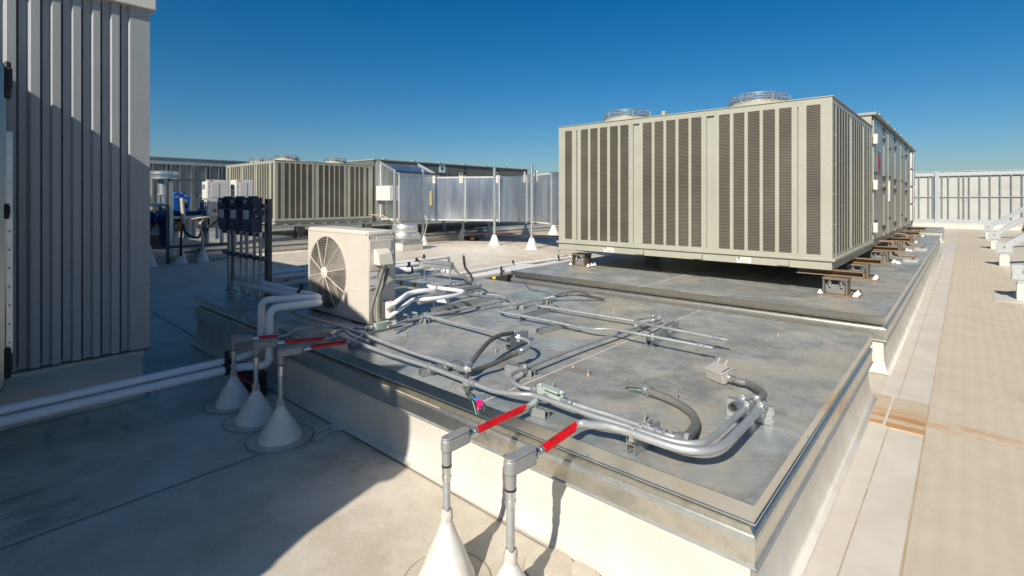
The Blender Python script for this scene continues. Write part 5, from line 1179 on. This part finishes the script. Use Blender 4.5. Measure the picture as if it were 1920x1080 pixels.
MB().cyl((-15.6,p.y,zc0-.42),(-15.6,p.y,zc0-.38),.16,n=24).build('joint_band', M['alum'], t)
# pipework
def bgpipe(pts, r, label, m, name='pipe', cat='pipe', group='pipes around the blue pump', curved=False):
    P = [atX(a, x, b) for a, b, x in pts]; o = MB().tube(crv(P) if curved else fillet(P, r*2), r, 12).build(name, M[m], loc=P[0]); tag(o, label, cat, group); return o
o = bgpipe([(240,411,fxp-.3),(320,408,fxp-.3),(345,406,fxp-.3)], .11, 'dark blue thick pipe leading left from the pump', 'bluedark')
for px in (288,300,312): q = atX(px, fxp-.3, 409.5); MB().cyl((fxp-.3,q.y-.03,q.z),(fxp-.3,q.y+.03,q.z),.17,n=16).build('flange', M['bluedark'], o)
bgpipe([(240,384,fxp-.2),(300,383.5,fxp-.2),(318,383.5,fxp-.2)], .04, 'thin grey pipe running left behind the strut post', 'galv')
bgpipe([(310,412,fxp-.3),(310,462,fxp-.3)], .10, 'dark vertical pipe under the blue pump table', 'bluedark')
bgpipe([(301,365,fxp-.4),(301,448,fxp-.4)], .025, 'thin threaded upright left of the pump frame', 'strut_dark')
o = bgpipe([(326,424,fxp-.1),(345,424,fxp-.1)], .10, 'short pipe with an orange ring under the pump table', 'galv'); q = atX(334, fxp-.1, 424); MB().cyl((fxp-.1,q.y-.05,q.z),(fxp-.1,q.y+.06,q.z),.135,n=18).build('orange_ring', M['orange'], o); MB().cyl((fxp-.1,q.y+.06,q.z),(fxp-.1,q.y+.12,q.z),.13,n=18).build('black_ring', M['black'], o)
bgpipe([(328,424,fxp-.3),(328,446,fxp-.3)], .085, 'short white stub pipe under the pump table', 'pvc')
for px, l in ((363.5,'white support leg pipe under the table right of the pump'),(408,'white support leg pipe under the nearer cabinet'),(352,'white thick elbow pipe under the pump table')): bgpipe([(px,412,fxp-.35),(px,447,fxp-.35)], .05 if px != 352 else .09, l, 'pvc')
gc = 'cables looping under the cabinets'
bgpipe([(347,418,fxp+.1),(362,411,fxp+.1),(388,407.5,fxp+.1),(396,408,gx)], .025, 'beige cable arching to the nearer cabinet', 'tan', 'cable', 'cable', gc, True)
bgpipe([(339,480,-14.45),(340,440,-14.5),(342,425,fxp+.1),(345,420,fxp+.1)], .028, 'black upright cable from the left white cone', 'black', 'cable', 'cable', gc, True)
bgpipe([(345,420,fxp+.12),(346,432,fxp+.12),(357,443,fxp+.12),(372,445,fxp+.12),(378,434,fxp+.1),(386,428,fxp+.1),(398,421,fxp+.1),(412,410,gx)], .028, 'black cable looping low between the pump and the cabinets', 'black', 'cable', 'cable', gc, True)
bgpipe([(380,470,-14.5),(380,445,-14.5),(376,430,fxp+.12),(376,418,fxp+.12),(388,408,gx+.05)], .028, 'beige and black cable rising from the right white cone', 'tan', 'cable', 'cable', gc, True)
bgpipe([(391,408,gx+.1),(391,425,gx+.1),(384,440,gx+.15),(378,445,gx+.2)], .022, 'thin black cable hanging from the nearer cabinet', 'black', 'cable', 'cable', gc, True)
for px, py, zt2, l in ((339.5,494,.62,'white roof cone below the black cable, left one of two'),(380,490.5,.62,'white roof cone below the cables, right one of two'),(281,500,.5,'white roof cone partly hidden by the ribbed tower')): support(px, py, zt2, .03, l, .145, .33, 'conduit', 'cable_stand', 'white cones carrying cables by the pump')
p = atX(293, -15.3, 424); o = MB().box(-15.9,-15.3,p.y-.35,p.y+.35,.36,1.3).build('brown_panel', M['rust'], loc=(-15.3,p.y,.36)); tag(o, 'brown panel with a pale triangle mark below the vent stack', 'panel')
MB().prism([(-15.297,p.y-.16,.70),(-15.297,p.y+.17,.66),(-15.297,p.y+.02,1.02)], (.004,0,0)).build('triangle_mark', M['label'], o, smooth=False)
# odds and ends on the lower curb and roof
o = MB().tube(fillet([at(281,466,.42), at(500,452,.42), at(640,443,.42)], .1), .03, 8).build('roof_pipe', M['strut_dark'], loc=at(400,458,.42)); tag(o, 'long dark pipe low along the second curb', 'pipe')
t = thing('roof_hatch_curb', at(505,470,0), 'small white box curb on the roof behind the switch stand', 'roof curb'); p = at(492,470,0); MB().box(p.x-.5,p.x+.3,p.y-.1,p.y+.8,.002,.36).build('wall', M['white_membrane'], t, bevel=.02); MB().box(p.x-.54,p.x+.34,p.y-.14,p.y+.84,.36,.42).build('lid', M['galv'], t)
